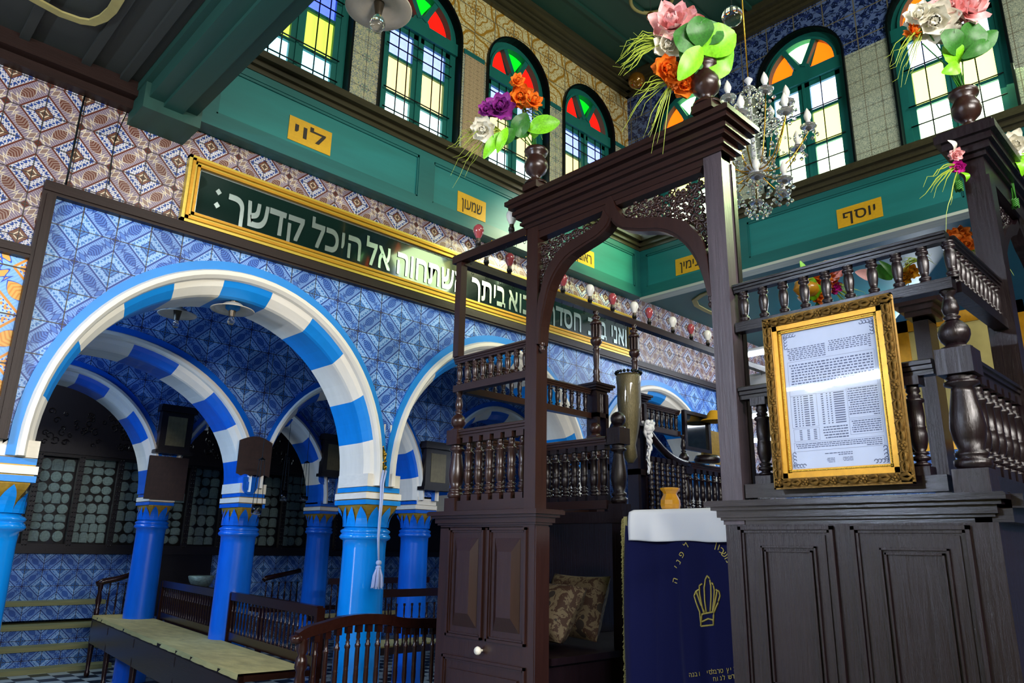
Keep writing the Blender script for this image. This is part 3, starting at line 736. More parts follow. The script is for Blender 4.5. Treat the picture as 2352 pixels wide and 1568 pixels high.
# left cupboard
t = thing('panelled_cupboard', (XB + .2, 2.83, 0), 'dark brown panelled cupboard with a small white knob left of the doorway', 'cupboard')
m = MB().box((XB, 2.47, 0), (XB + .09, 3.18, 1.60)); m.build('body', m_wood, t)
m = MB(); cornice_box(m, XB, XB + .09, 2.475, 3.18, rot_steps(1.68)); m.build('cornice', m_woodY, t)
(ya, za) = yz(1035, 1212); (yb, zb) = yz(1107, 1470); (yc, zc_) = yz(1124, 1210); (yd, _) = yz(1212, 1205)
for k, (p, q) in enumerate(((ya, yb), (yc, yd))):
    m = MB(); panelX(m, (p, za), (q, zb), 0, 0); raised(m, p - .045, q + .045, zb + .05, za - .05, XB - .001, .04, .022); m.build('door_panel', m_wood, t)
(y1, z1) = yz(1018, 1500); (y2, _) = yz(1208, 1520)
m = MB(); panelX(m, (y1, z1), (y2, .3), 0, 0); m.box((XB - .01, y1 - .05, .35), (XB, y2 + .05, z1 - .06)); m.build('lower_panel', m_wood, t)
m = MB(); kx = yz(1107, 1493); m.lathe([(.006, 0), (.006, .012), (.016, .018), (.02, .028), (.016, .038), (0, .042)], (0, 0, 0), 14).xf(lambda v: Vector((XB - v.z, kx[0] + v.x, kx[1] + v.y))); tag(m.build('knob', m_petalw, t), 'white china knob')
# right cupboard
t = thing('panelled_cupboard', (XB + .3, 1.03, 0), 'worn black panelled cupboard at lower right under the gilt framed notice', 'cupboard')
MB().box((XB, .60, 0), (XB + .30, 1.485, 1.60)).box((XB + .3, .60, 0), (XB + 3.2, .66, 1.60)).build('body', m_black, t)
m = MB(); cornice_box(m, XB, XB + .3, .615, 1.485, rot_steps(1.685)); m.box((XB, .56, 1.60), (XB + 3.2, .66, 1.685)); m.box((XB, .53, 1.64), (XB + 3.2, .6, 1.68)); m.build('cornice', m_blackY, t)
for (a, b, c, d) in (((1697, 1209), (1914, 1209), (1750, 1253), (1876, 1256)), ((1955, 1208), (2228, 1208), (2022, 1258), (2181, 1255))):
    p = yz(*a); q = yz(*b); r = yz(*c); s = yz(*d); m = MB()
    panelX(m, (p[0], p[1]), (q[0], .12), 0, 0); zb = 1.06
    m.box((XB - .004, p[0] - .03, .2), (XB, q[0] + .03, p[1] - .03))
    for o in (0, .014): 
        y0_, y1_, z0_, z1_ = r[0] - o, s[0] + o, zb + o, r[1] - o
        m.box((XB - .012, y0_, z0_), (XB, y0_ - .006, z1_)); m.box((XB - .012, y1_, z0_), (XB, y1_ + .006, z1_)); m.box((XB - .012, y0_, z1_), (XB, y1_, z1_ - .006)); m.box((XB - .012, y0_, z0_), (XB, y1_, z0_ + .006))
    m.build('door_panel', m_black, t)
tag(bx('latch', (XB + .55, .59, 1.50), (XB + .66, .6, 1.53), m_iron, t), None)
# ------- balusters and rails
def mesh_baluster(h, r, style, mat, sqr=None):
    m = MB()
    if style == 'vase':
        b = r * 1.15; bs = h * .09
        m.box((-b, -b, 0), (b, b, bs)); m.box((-b, -b, h - bs), (b, b, h))
        P = [(.7, 0), (1.0, .015), (1.0, .04), (.62, .055), (.62, .07), (1.05, .085), (1.05, .12), (.6, .14), (.9, .155), (.9, .175), (.55, .19), (.8, .23), (1.0, .32), (1.02, .40), (.92, .47), (1.0, .485), (.9, .5), (.98, .62), (.9, .78), (1.15, .80), (1.15, .83), (.75, .85), (.85, .88), (.6, .9), (.85, .93), (.7, 1)]
        m.lathe([(r * a, bs + (h - 2 * bs) * z) for a, z in P], (0, 0, 0), 14)
    elif style == 'short':
        P = [(1.0, 0), (1.0, .06), (.7, .08), (1.05, .11), (1.05, .16), (.62, .2), (.78, .3), (.95, .45), (1.02, .6), (.9, .74), (.7, .8), (1.1, .83), (1.1, .89), (.7, .92), (1.0, .94), (1.0, 1)]
        m.lathe([(r * a, h * z) for a, z in P], (0, 0, 0), 12)
    elif style == 'twist':
        m.box((-r, -r, 0), (r, r, h * .08)); m.box((-r, -r, h * .92), (r, r, h))
        P = [(.9 + .28 * math.sin(z * 60), .08 + .84 * z) for z in [i / 26 for i in range(27)]]
        m.lathe([(r * a, h * z) for a, z in P], (0, 0, 0), 10)
    elif style == 'plain':
        P = [(.9, 0), (.9, .06), (.5, .1), (.8, .25), (.95, .4), (.6, .6), (.9, .62), (.9, .66), (.5, .7), (.7, .85), (.5, .92), (.9, .95), (.9, 1)]
        m.lathe([(r * a, h * z) for a, z in P], (0, 0, 0), 8)
    o = m.build('baluster', mat, None, (0, 0, 0)); return o
def railing(label, p0, p1, ztop, zbot, tt, tb, hw, n, style, r, mat, matr, cat='railing', group='platform railings', name='railing', ends=(.5, .5)):
    """rail from p0 to p1 (x,y); ztop top of handrail, zbot underside of bottom rail"""
    p0 = Vector(p0); p1 = Vector(p1); d = (p1 - p0); ln = d.length; u = d.normalized(); nn = Vector((-u.y, u.x))
    t = thing(name, (p0.x, p0.y, zbot), label, cat, group)
    def bar(nm, z0, z1, w, mould=False):
        m = MB(); pr = [(-w, z0), (w, z0), (w, z1), (-w, z1)]
        if mould:
            hh = z1 - z0; pr = [(-w * .6, z0), (w * .6, z0), (w * .6, z0 + hh * .3), (w * .8, z0 + hh * .35), (w * .8, z0 + hh * .6), (w, z0 + hh * .66), (w, z0 + hh * .9), (w * .8, z1), (-w * .8, z1), (-w, z0 + hh * .9), (-w, z0 + hh * .66), (-w * .8, z0 + hh * .6), (-w * .8, z0 + hh * .35), (-w * .6, z0 + hh * .3)]
        k = len(pr); vs = []
        for q in (p0, p1):
            for a, z in pr: vs.append((q.x + nn.x * a, q.y + nn.y * a, z))
        m.add(vs, [tuple(range(k))[::-1], tuple(range(k, 2 * k))] + [(i, (i + 1) % k, (i + 1) % k + k, i + k) for i in range(k)])
        return m.build(nm, matr, t)
    bar('handrail', ztop - tt, ztop, hw, True); bar('bottom_rail', zbot, zbot + tb, hw * .85)
    h = ztop - tt - zbot - tb; src = mesh_baluster(h, r, style, mat)
    for i in range(n):
        f = (i + ends[0]) / (n - 1 + ends[0] + ends[1]) if n > 1 else .5; q = p0 + d * f
        o = src if i == 0 else src.copy()
        if i: COL.objects.link(o)
        o.parent = t; o.location = Vector((q.x, q.y, zbot + tb)) - Vector(t.location)
    return t
def newel(label, x, y, z0, z1, s, mat, ball=.047, up=None, group='turned newel posts'):
    """square foot, turned vase shaft, square block, ball; z1 = top of square block"""
    t = thing('newel_post', (x, y, z0), label, 'newel post', group); H = z1 - z0
    MB().box((x - s, y - s, z0), (x + s, y + s, z0 + .16 * H)).build('foot_block', mat, t)
    P = [(.85, .16), (1.05, .18), (1.05, .22), (.8, .235), (.95, .25), (.95, .27), (.7, .29), (.9, .36), (1.02, .44), (.9, .55), (.68, .68), (.62, .72), (1.0, .735), (1.0, .755), (.75, .77), (.9, .785), (.7, .8), (.7, .82)]
    MB().lathe([(s * a, H * z) for a, z in P], (x, y, z0), 20).build('turned_shaft', mat, t)
    MB().box((x - s * 1.05, y - s * 1.05, z0 + .80 * H), (x + s * 1.05, y + s * 1.05, z1 - .02 * H)).build('head_block', mat, t)
    P = [(.9, 0), (.9, .008), (.62, .014), (.5, .024)]
    m = MB().lathe([(s * a * 1.05, z) for a, z in P], (x, y, z1 - .02 * H), 16); m.ball((x, y, z1 + ball * 1.0), ball, 18)
    m.build('ball_finial', mat, t)
    if up:
        h = up - z1 - ball * 1.9; P = [(.55, 0), (.4, .04), (.6, .1), (.6, .13), (.35, .16), (.5, .22), (.62, .4), (.5, .62), (.34, .8), (.5, .84), (.5, .88), (.6, .93), (.6, 1)]
        MB().lathe([(s * a * .85, h * z) for a, z in P], (x, y, z1 + ball * 1.9), 14).build('spindle', mat, t)
    return t
# left front rails and corner posts
newel('brown turned newel post at the left front corner of the platform', XB + .04, 3.115, 1.68, 2.125, .042, m_wood, .042, 2.335)
railing('brown waist-high balustrade on the left panelled cupboard', (XB + .035, 3.07), (XB + .035, 2.56), 2.115, 1.685, .045, .05, .032, 6, 'vase', .022, m_wood, m_woodY, ends=(.7, .5))
railing('short brown gallery rail above the left balustrade', (XB + .035, 3.14), (XB + .035, 2.56), 2.53, 2.33, .038, .038, .028, 9, 'short', .0165, m_wood, m_woodY, ends=(.4, .5))
# corner light post and bulb rails
def bulb(x, y, z, red, label, sock=.05):
    t = thing('light_bulb', (x, y, z), label, 'light bulb', 'red bulbs on the platform rail' if red else 'white bulbs on the platform rail')
    MB().lathe([(.014, 0), (.014, sock * .6), (.018, sock * .62), (.016, sock)], (x, y, z), 10).build('socket', m_dksock, t)
    MB().lathe([(.013, sock), (.0125, sock + .018)], (x, y, z), 10).build('screw_cap', m_sock, t)
    P = [(.0125, .018), (.016, .026), (.024, .042), (.03, .058), (.032, .072), (.0285, .088), (.018, .101), (0, .106)]
    tag(MB().lathe([(r, sock + zz) for r, zz in P], (x, y, z), 16).build('bulb', m_bulbr if red else m_bulbw, t), 'red lacquered bulb' if red else 'white glass bulb')
def lightrail(label, a, b, n, mat):
    t = thing('light_rail', a, label, 'rail', 'bulb rails of the platform'); a = Vector(a); b = Vector(b); u = (b - a).normalized()
    m = MB(); w = Vector((-u.y, u.x, 0)) * .028; h = Vector((0, 0, .027))
    vs = [p + q for p in (a - u * .03, b) for q in (-w - h, w - h, w * 1.0 + h * .6, w * .6 + h, -w * .6 + h, -w + h * .6)]
    m.add(vs, [(5, 4, 3, 2, 1, 0), (6, 7, 8, 9, 10, 11)] + [(i, (i + 1) % 6, (i + 1) % 6 + 6, i + 6) for i in range(6)]); m.build('rail', mat, t)
    src = None
    for i in range(n):
        p = a + (b - a) * ((i + .5) / n); m = MB()
        if src is None:
            m.tube([(0, 0, 0), (0, 0, -.012)] , .0018, 4); m.tube([(u.x * .009 * math.sin(q), u.y * .009 * math.sin(q), -.021 + .009 * math.cos(q)) for q in [i_ * PI / 5 for i_ in range(11)]], .0018, 4)
            src = m.build('hook_ring', m_iron, None, (0, 0, 0)); o = src
        else: o = src.copy(); COL.objects.link(o)
        o.parent = t; o.location = p + Vector((0, 0, -.027)) - Vector(t.location)
    return t
BZ = 3.125
bx_ = MB().box((XB - .0, 3.095, 2.53), (XB + .045, 3.14, BZ - .015)); tag(bx_.build('corner_post', m_wood), 'slim square brown post at the left end of the platform carrying the bulb rail', 'post')
lightrail('front brown bulb rail from the corner post to the canopy', (XB + .02, 3.14, BZ), (XB + .02, 2.56, BZ), 8, m_woodY)
lightrail('long side bulb rail running back from the corner post', (XB + .05, 3.115, BZ - .02), (6.4, 3.115, BZ - .02), 34, m_woodX)
for x, y, red, lab in ((1098, 562, 1, 'left red bulb on the front bulb rail'), (1175, 530, 0, 'clear bulb on the front rail tucked under the canopy cornice')):
    p = onX(x, y, XB + .02); bulb(XB + .02, p.y, BZ + .018, red, lab, .05)
for x, red, lab in ((1117, 0, 'dim white bulb on the side rail close behind the corner post'), (1170, 1, 'red bulb on the side rail left of the canopy post'), (1293, 1, 'red bulb on the side rail nearest inside the doorway'), (1355, 0, 'white bulb, first in the doorway'), (1407, 1, 'red bulb above the spindle finials'), (1457, 0, 'white bulb above the right spindle finial'), (1491, 1, 'red bulb right of the spindle finials'), (1545, 0, 'white bulb, third of the white ones in the doorway'), (1587, 1, 'last red bulb before the right canopy post'), (1625, 0, 'white bulb touching the right canopy post')):
    X_ = onY(x, 600 + (x - 1100) * .33, 3.115).x; bulb(X_, 3.115, BZ, red, lab + ' on the long rail', .045)
# ------- front canopy (doorway portal)
t = thing('canopy', (XB, 2.0, 1.68), 'dark carved doorway canopy with ogee arch and stepped cornice in the centre', 'canopy')
MB().box((XB - .002, 2.478, 0), (XB + .075, 2.556, 3.16)).build('post', m_wood, t)
tag(MB().box((XB - .004, 1.405, 1.60), (XB + .07, 1.49, 3.16)).build('post', m_rpost, t), 'purplish black post'); MB().box((XB + .071, 1.40, 1.685), (XB + .10, 1.43, 3.1)).build('post_batten', m_black, t)
m = MB(); zc0 = 3.13
for o, z0, z1 in ((.0, 3.10, zc0), (.012, zc0, 3.15), (.03, 3.15, 3.165), (.02, 3.165, 3.185), (.045, 3.185, 3.205), (.06, 3.205, 3.225), (.045, 3.225, 3.24), (.075, 3.24, 3.262), (.09, 3.262, 3.285), (.075, 3.285, 3.30)):
    m.box((XB - o, 1.405 - o, z0), (XB + .09 + o, 2.556 + o, z1))
m.build('cornice', m_woodY, t)
def P2(l): return [yz(x, y) for x, y in l]
def interp(A, n):
    d = [0]
    for a, b in zip(A, A[1:]): d.append(d[-1] + math.hypot(a[0] - b[0], a[1] - b[1]))
    R = []
    for k in range(n):
        s_ = d[-1] * k / (n - 1); i = max(j for j in range(len(d) - 1) if d[j] <= s_ + 1e-9); f = (s_ - d[i]) / (d[i + 1] - d[i])
        # catmull
        p = [A[max(i - 1, 0)], A[i], A[i + 1], A[min(i + 2, len(A) - 1)]]
        R.append(tuple(.5 * (2 * p[1][c] + (-p[0][c] + p[2][c]) * f + (2 * p[0][c] - 5 * p[1][c] + 4 * p[2][c] - p[3][c]) * f * f + (-p[0][c] + 3 * p[1][c] - 3 * p[2][c] + p[3][c]) * f ** 3) for c in (0, 1)))
    return R
Lin = P2([(1403, 505), (1396, 521), (1374, 543), (1339, 566), (1304, 591), (1279, 623), (1262, 660), (1252, 700), (1243, 745), (1240, 790)])
Lup = P2([(1387, 480), (1378, 508), (1354, 529), (1319, 549), (1287, 573), (1265, 603), (1251, 635), (1243, 668), (1236, 700), (1232, 790)])
Rin = P2([(1403, 505), (1411, 516), (1429, 526), (1466, 531), (1516, 531), (1553, 546), (1578, 568), (1598, 598), (1612, 630), (1626, 680)])
Rup = P2([(1414, 474), (1422, 487), (1436, 500), (1466, 501), (1528, 499), (1568, 506), (1593, 526), (1613, 550), (1624, 585), (1636, 680)])
m = MB()
for A, B in ((Lin, Lup), (Rin, Rup)):
    a, b = interp(A, 26), interp(B, 26); m.ribbonX(a, b, XB, XB + .06)
    mid = [((p[0] * .8 + q[0] * .2), (p[1] * .8 + q[1] * .2)) for p, q in zip(a, b)]; m.ribbonX(mid, b, XB - .006, XB)
# keystone block joining the two curves, end drops
ks = P2([(1387, 480), (1403, 508), (1414, 474), (1401, 440)]); m.prismX(ks, XB - .002, XB + .06)
for x, y in ((1238, 795), (1628, 690)):
    p = yz(x, y); m.lathe([(0, -.03), (.012, -.02), (.014, -.008), (.008, .0), (.013, .006), (.013, .02)], (XB + .02, p[0], p[1]), 12)
m.build('ogee_arch', m_wood, t)
# header board above the fretwork
hd = P2([(1231, 548), (1389, 480), (1401, 440), (1414, 470), (1605, 394), (1612, 378)])
top = [(p[0], 3.12) for p in hd]
m = MB().ribbonX(hd, top, XB + .006, XB + .06); m.build('header_board', m_wood, t)
# fretwork of leafy scrolls in the two spandrels
def inside(p, poly):
    c = False; j = len(poly) - 1
    for i in range(len(poly)):
        if (poly[i][1] > p[1]) != (poly[j][1] > p[1]) and p[0] < (poly[j][0] - poly[i][0]) * (p[1] - poly[i][1]) / (poly[j][1] - poly[i][1]) + poly[i][0]: c = not c
        j = i
    return c
def fret(poly, X, mapf, seed, cell=.044):
    m = MB(); rr = random.Random(seed); ys = [p[0] for p in poly]; zs = [p[1] for p in poly]
    ny = int((max(ys) - min(ys)) / cell) + 2; nz = int((max(zs) - min(zs)) / cell) + 2
    for i in range(ny):
        for j in range(nz):
            c = (min(ys) + (i + .5 * (j % 2)) * cell, min(zs) + j * cell * .86)
            c = (c[0] + rr.uniform(-.004, .004), c[1] + rr.uniform(-.004, .004))
            if not any(inside((c[0] + dx, c[1] + dz), poly) for dx, dz in ((0, 0), (.004, 0), (-.004, 0), (0, .004), (0, -.004))): continue
            s_ = 1 if (i + j) % 2 else -1; ph = rr.random() * 6.28; r0 = cell * .52; path = []
            for q in range(15):
                r = r0 * (1 - q / 17); a = ph + s_ * q * .52; path.append(mapf(c[0] + r * math.cos(a), c[1] + r * math.sin(a), .0))
            m.tube(path, [.004 + .0045 * math.sin(PI * q / 14) for q in range(15)], 5); m.ball(mapf(c[0], c[1], -.002), .008, 6)
            for kk in range(3):                # leaf tips
                a = ph + kk * 2.1; p0 = mapf(c[0] + r0 * .7 * math.cos(a), c[1] + r0 * .7 * math.sin(a), 0); p1 = mapf(c[0] + r0 * 1.25 * math.cos(a + .3), c[1] + r0 * 1.25 * math.sin(a + .3), -.004); p2 = mapf(c[0] + r0 * 1.5 * math.cos(a + .7), c[1] + r0 * 1.5 * math.sin(a + .7), 0)
                m.tube([p0, p1, p2], [.004, .0075, .002], 5)
    return m
FL = [yz(1238, 545)] + [yz(1389, 481)] + interp(Lup, 20)[1:]; FR = [yz(1414, 471), yz(1602, 397), yz(1638, 640)] + interp(Rup, 20)[::-1][3:]
mp = lambda y, z, d: (XB + .028 + d, y, z)
fret(FL, XB, mp, 1).build('fretwork', m_wood, t); fret(FR, XB, mp, 2).build('fretwork', m_wood, t)
# brass tacks along the rail
m = MB()
for x, y in ((1062, 587), (1130, 553), (1208, 541), (1209, 590), (1209, 688)): p = yz(x, y); m.ball((XB - .003, p[0], p[1]), .004, 8)
tag(m.build('brass_tack', m_brass, t), 'row of small brass nails')
FS1 = 1.0
def finial(name, x, y, z, label, s=1.0):
    t = thing('turned_finial', (x, y, z), label, 'finial', 'urn finials on the canopies')
    MB().box((x - .045 * s, y - .045 * s, z), (x + .045 * s, y + .045 * s, z + .035 * s)).build('plinth', m_wood, t)
    P = [(.04, .035), (.04, .045), (.018, .05), (.016, .075), (.022, .085), (.036, .105), (.042, .13), (.041, .15), (.032, .175), (.03, .185), (.04, .2), (.043, .215), (.036, .228), (.0, .23)]
    MB().lathe([(r * s * 1.38, zz * s) for r, zz in P], (x, y, z), 24).build('urn', m_wood, t)
    return t
finial('a', XB - .05, 2.45, 3.295, 'turned urn finial on the left end of the canopy holding the purple and orange bouquet', 1.09)
finial('b', XB - .05, 1.43, 3.295, 'turned urn finial on the right end of the canopy holding the green leafy bouquet', 1.09)
# ------- right front rails
railing('black balustrade behind the gilt framed notice', (XB + .035, 1.40), (XB + .035, .72), 2.115, 1.695, .05, .05, .034, 6, 'vase', .026, m_black, m_blackY, ends=(.7, .7))
railing('black gallery rail above the gilt framed notice', (XB + .035, 1.40), (XB + .035, .63), 2.535, 2.335, .036, .038, .028, 10, 'short', .018, m_black, m_blackY, ends=(.4, .0))
newel('large black newel post with a ball at the right front corner of the platform', XB + .05, .655, 1.685, 2.145, .05, m_black, .047, 2.34)
railing('black side gallery rail running back from the right corner', (XB + .08, .645), (3.20, .645), 2.535, 2.335, .036, .038, .028, 11, 'short', .017, m_black, m_blackY, ends=(.3, .5))
railing('black side balustrade running back from the right newel post', (XB + .10, .645), (4.6, .645), 2.115, 1.695, .05, .05, .034, 22, 'vase', .024, m_black, m_blackY, ends=(.7, .5))
# ------- right side canopy
t = thing('canopy', (3.2, .64, 1.68), 'green-lit dark side canopy with cornice at the right picture edge', 'canopy')
for x in (3.2, 4.25): MB().box((x, .60, 1.69), (x + .08, .69, 2.98)).build('post', m_black, t)
m = MB()
for o, z0, z1 in ((.0, 2.98, 3.06), (.015, 3.06, 3.08), (.035, 3.08, 3.11), (.05, 3.11, 3.14), (.07, 3.14, 3.175), (.06, 3.175, 3.19)): m.box((3.2 - o, .61 - o, z0), (4.33 + o, .69 + o, z1))
m.build('cornice', m_black, t)
def sidecurve(a): # two mirrored halves of an ogee between the posts
    return a
m = MB(); c0 = 3.28; c1 = 3.765; A = []; B = []
for k in range(24):
    f = k / 23; x = c0 + (c1 - c0) * (f ** 1.3); z = 2.42 + .46 * math.sin(f * PI / 2) ** .8 + (.06 * max(0, f - .85) / .15); A.append((x, z)); B.append((x + .02 - .05 * (1 - f), z + .055))
for sg in (0, 1):
    Q = [((2 * c1 - x) if sg else x, z) for x, z in A]; R_ = [((2 * c1 - x) if sg else x, z) for x, z in B]
    n = len(Q); vs = [(p[0], .625, p[1]) for p in Q] + [(p[0], .625, p[1]) for p in R_] + [(p[0], .675, p[1]) for p in Q] + [(p[0], .675, p[1]) for p in R_]; fs = []
    for i in range(n - 1): fs += [(i, i + 1, n + i + 1, n + i), (2 * n + i, 3 * n + i, 3 * n + i + 1, 2 * n + i + 1), (i, 2 * n + i, 2 * n + i + 1, i + 1), (n + i, n + i + 1, 3 * n + i + 1, 3 * n + i)]
    m.add(vs, fs)
m.build('ogee_arch', m_black, t)
FS = [(3.28, 2.98)] + [(b[0], b[1]) for b in B][::-1]; 
mq = fret([(3.28, 2.45), (3.28, 2.98), (3.74, 2.98)] + [(b[0], b[1]) for b in B][::-1][2:], 0, lambda y, z, d: (y, .65 + d, z), 4)
mq.box((3.28, .645, 2.955), (3.80, .655, 2.98)).box((3.28, .645, 2.46), (3.295, .655, 2.98)).tube([(b[0], .65, b[1]) for b in B], .008, 6).build('fretwork', m_black, t)
finial('c', 3.27, .655, 3.19, 'turned urn finial of the side canopy glowing against the sunlit window', 1.0)
# ------- left side of the platform, seen across its inside
railing('side gallery rail seen from inside, left of the lantern niche', (XB + .07, 3.115), (3.70, 3.115), 2.53, 2.33, .038, .038, .028, 16, 'short', .0155, m_black, m_woodX, ends=(.5, .5))
railing('side gallery rail seen from inside, right of the lantern niche', (4.26, 3.115), (4.74, 3.115), 2.53, 2.33, .038, .038, .028, 8, 'short', .0155, m_black, m_woodX, ends=(.4, .4))
railing('inner balustrade across the doorway with twisted balusters', (3.21, 3.06), (3.21, 2.56), 2.105, 1.715, .045, .045, .032, 7, 'vase', .022, m_black, m_woodY)
railing('rear side balustrade of twisted black balusters on the left side', (XB + .1, 3.115), (3.70, 3.115), 2.105, 1.70, .045, .045, .032, 13, 'twist', .02, m_black, m_woodX)
newel('glossy black newel post with a ball inside the doorway', 3.22, 2.50, 1.66, 2.155, .043, m_black, .042)
newel('small brown newel ball behind the inner balustrade', 3.70, 3.06, 1.70, 2.22, .038, m_wood, .04)
newel('slim newel post with ball left of the framed glass panel', 4.72, 3.06, 1.72, 2.13, .04, m_black, .038, 2.335)
railing('dark balustrade behind the yellow turned cup', (4.74, 3.06), (6.0, 3.06), 2.14, 1.74, .045, .045, .032, 15, 'vase', .022, m_black, m_woodX)
# swan-neck handrail sweeping down to the slim newel
t = thing('stair_railing', (4.3, 3.02, 1.72), 'dark stair railing whose handrail sweeps down behind the hanging white cloth', 'railing')
pts = [(4.22 + .5 * f, 3.03, 2.12 + .20 * (1 - f) ** 2.2) for f in [i / 12 for i in range(13)]]
MB().tube(pts, .028, 8).build('handrail', m_black, t)
src = mesh_baluster(.40, .02, 'twist', m_black)
for i in range(7):
    o = src if i == 0 else src.copy()
    if i: COL.objects.link(o)
    o.parent = t; o.location = Vector((4.26 + .065 * i, 3.03, 1.73)) - Vector(t.location)
# posts flanking the lantern niche with tall spindle finials
def niche(label, x):
    t = thing('niche_post', (x, 3.1, 1.7), label, 'post', 'posts of the lantern niche')
    MB().box((x - .06, 3.05, 1.70), (x - .03, 3.14, 2.50)).box((x + .03, 3.05, 1.70), (x + .06, 3.14, 2.50)).box((x - .06, 3.05, 2.34), (x + .06, 3.14, 2.37)).box((x - .06, 3.05, 2.0), (x + .06, 3.14, 2.04)).build('post', m_black, t)
    m = MB()
    for k in (-1, 0, 1): m.lathe([(.008, 0), (.012, .03), (.008, .06), (.012, .1), (.008, .13)], (x + .018 * k, 3.07, 2.37), 8)
    m.build('small_spindles', m_black, t)
    m = MB()
    for o, z0, z1 in ((.0, 2.50, 2.52), (.015, 2.52, 2.535), (.03, 2.535, 2.55), (.04, 2.55, 2.565)): m.box((x - .06 - o, 3.06 - o, z0), (x + .06 + o, 3.14 + o, z1))
    m.build('cornice', m_black, t)
    P = [(.026, 0), (.03, .02), (.02, .04), (.026, .06), (.02, .075), (.026, .09), (.018, .12), (.023, .2), (.02, .24), (.028, .25), (.018, .262), (.022, .275), (.036, .29), (.04, .305), (.04, .32), (.03, .33)]
    m = MB().lathe(P, (x, 3.1, 2.565), 16)
    m.lathe([(.016, .33), (.016, .42)], (x, 3.1, 2.565), 8)
    for k in range(8): a = k * PI / 4; m.lathe([(.006, .33), (.009, .375), (.006, .42)], (x + .028 * math.cos(a), 3.1 + .028 * math.sin(a), 2.565), 6)
    m.lathe([(.03, .42), (.042, .425), (.04, .44), (.028, .452), (.02, .462), (.03, .47), (.03, .48), (.018, .487), (.014, .5), (.022, .515), (.01, .53), (0, .54)], (x, 3.1, 2.565), 16)
    m.build('spindle_finial', m_wood, t)
niche('dark post with tall turned spindle finial, left of the hammered lantern', 3.77)
niche('dark post with tall turned spindle finial, right of the hammered lantern', 4.20)
# hammered lantern vase between them
t = thing('lantern', (3.98, 3.0, 2.05), 'tall hammered olive metal lantern vase between the two spindle posts', 'lantern')
P = [(.02, 0), (.05, .04), (.04, .12), (.06, .2), (.075, .3), (.085, .4), (.085, .52), (.092, .58), (.085, .60), (.0, .60)]
MB().lathe([(a * .95, b) for a, b in P], (3.99, 3.0, 2.06), 24).build('body', plain('hammered olive metal', '5a5236', .3, metal=.5, coat=.4, var=.3, scale=30, bump=.8, bscale=40), t)
m = MB()
for k in range(20): a = k * 2 * PI / 20; m.ball((3.99 + .085 * math.cos(a), 3.0 + .085 * math.sin(a), 2.672), .012, 6)
m.build('pierced_rim', m_iron, t)
# dark wall of the inner bench with its niche, the interior back and side
t = thing('platform_bench_seat', (3.3, 2.8, 0), 'black wooden bench seat inside the doorway under the inner balustrade', 'bench')
MB().box((3.18, 2.44, 1.64), (3.27, 3.12, 1.70)).box((2.65, 3.05, .56), (4.4, 3.12, 1.69)).box((3.19, 2.44, .56), (3.26, 2.53, 1.64)).build('bench_back', m_black, t)
MB().box((2.65, 2.46, .99), (4.2, 3.04, 1.02)).box((2.65, 2.49, .56), (4.2, 3.04, .99)).build('seat', m_black, t)
tag(bx('floor_board', (2.63, .72, .50), (6.0, 3.05, .56), m_black), 'dark floor of the raised platform inside the doorway', 'platform floor')
# brocade cushions
t = MB(); rr = random.Random(2)
def cushion(name, c, sx, sy, sz, ang, label, mat):
    m = MB(); n = 14; vs = []; fs = []
    for s_ in (-1, 1):
        for i in range(n + 1):
            for j in range(n + 1):
                u, v = -1 + 2 * i / n, -1 + 2 * j / n; h = ((1 - u ** 4) * (1 - v ** 4)) ** .5
                x, y, z = u * sx * (1 - .06 * (1 - v * v)), v * sy * (1 - .06 * (1 - u * u)), s_ * h * sz
                ca, sa = math.cos(ang), math.sin(ang); vs.append((c[0] + x * ca - z * sa, c[1] + y, c[2] + x * sa + z * ca))
    for s_ in (0, 1):
        o = s_ * (n + 1) ** 2
        for i in range(n):
            for j in range(n): a = o + i * (n + 1) + j; f = (a, a + 1, a + n + 2, a + n + 1); fs.append(f if s_ else f[::-1])
    m.add(vs, fs, 0, True); return tag(m.build(name, mat), label, 'cushion', 'brocade cushions')
cushion('cushion', (2.92, 2.74, 1.19), .16, .18, .085, .9, 'brown floral brocade cushion leaning in the dark bench niche, in front', m_cushion)
cushion('cushion', (3.15, 2.76, 1.21), .17, .2, .08, 1.2, 'second floral cushion behind the first one in the dark niche', m_cushion)
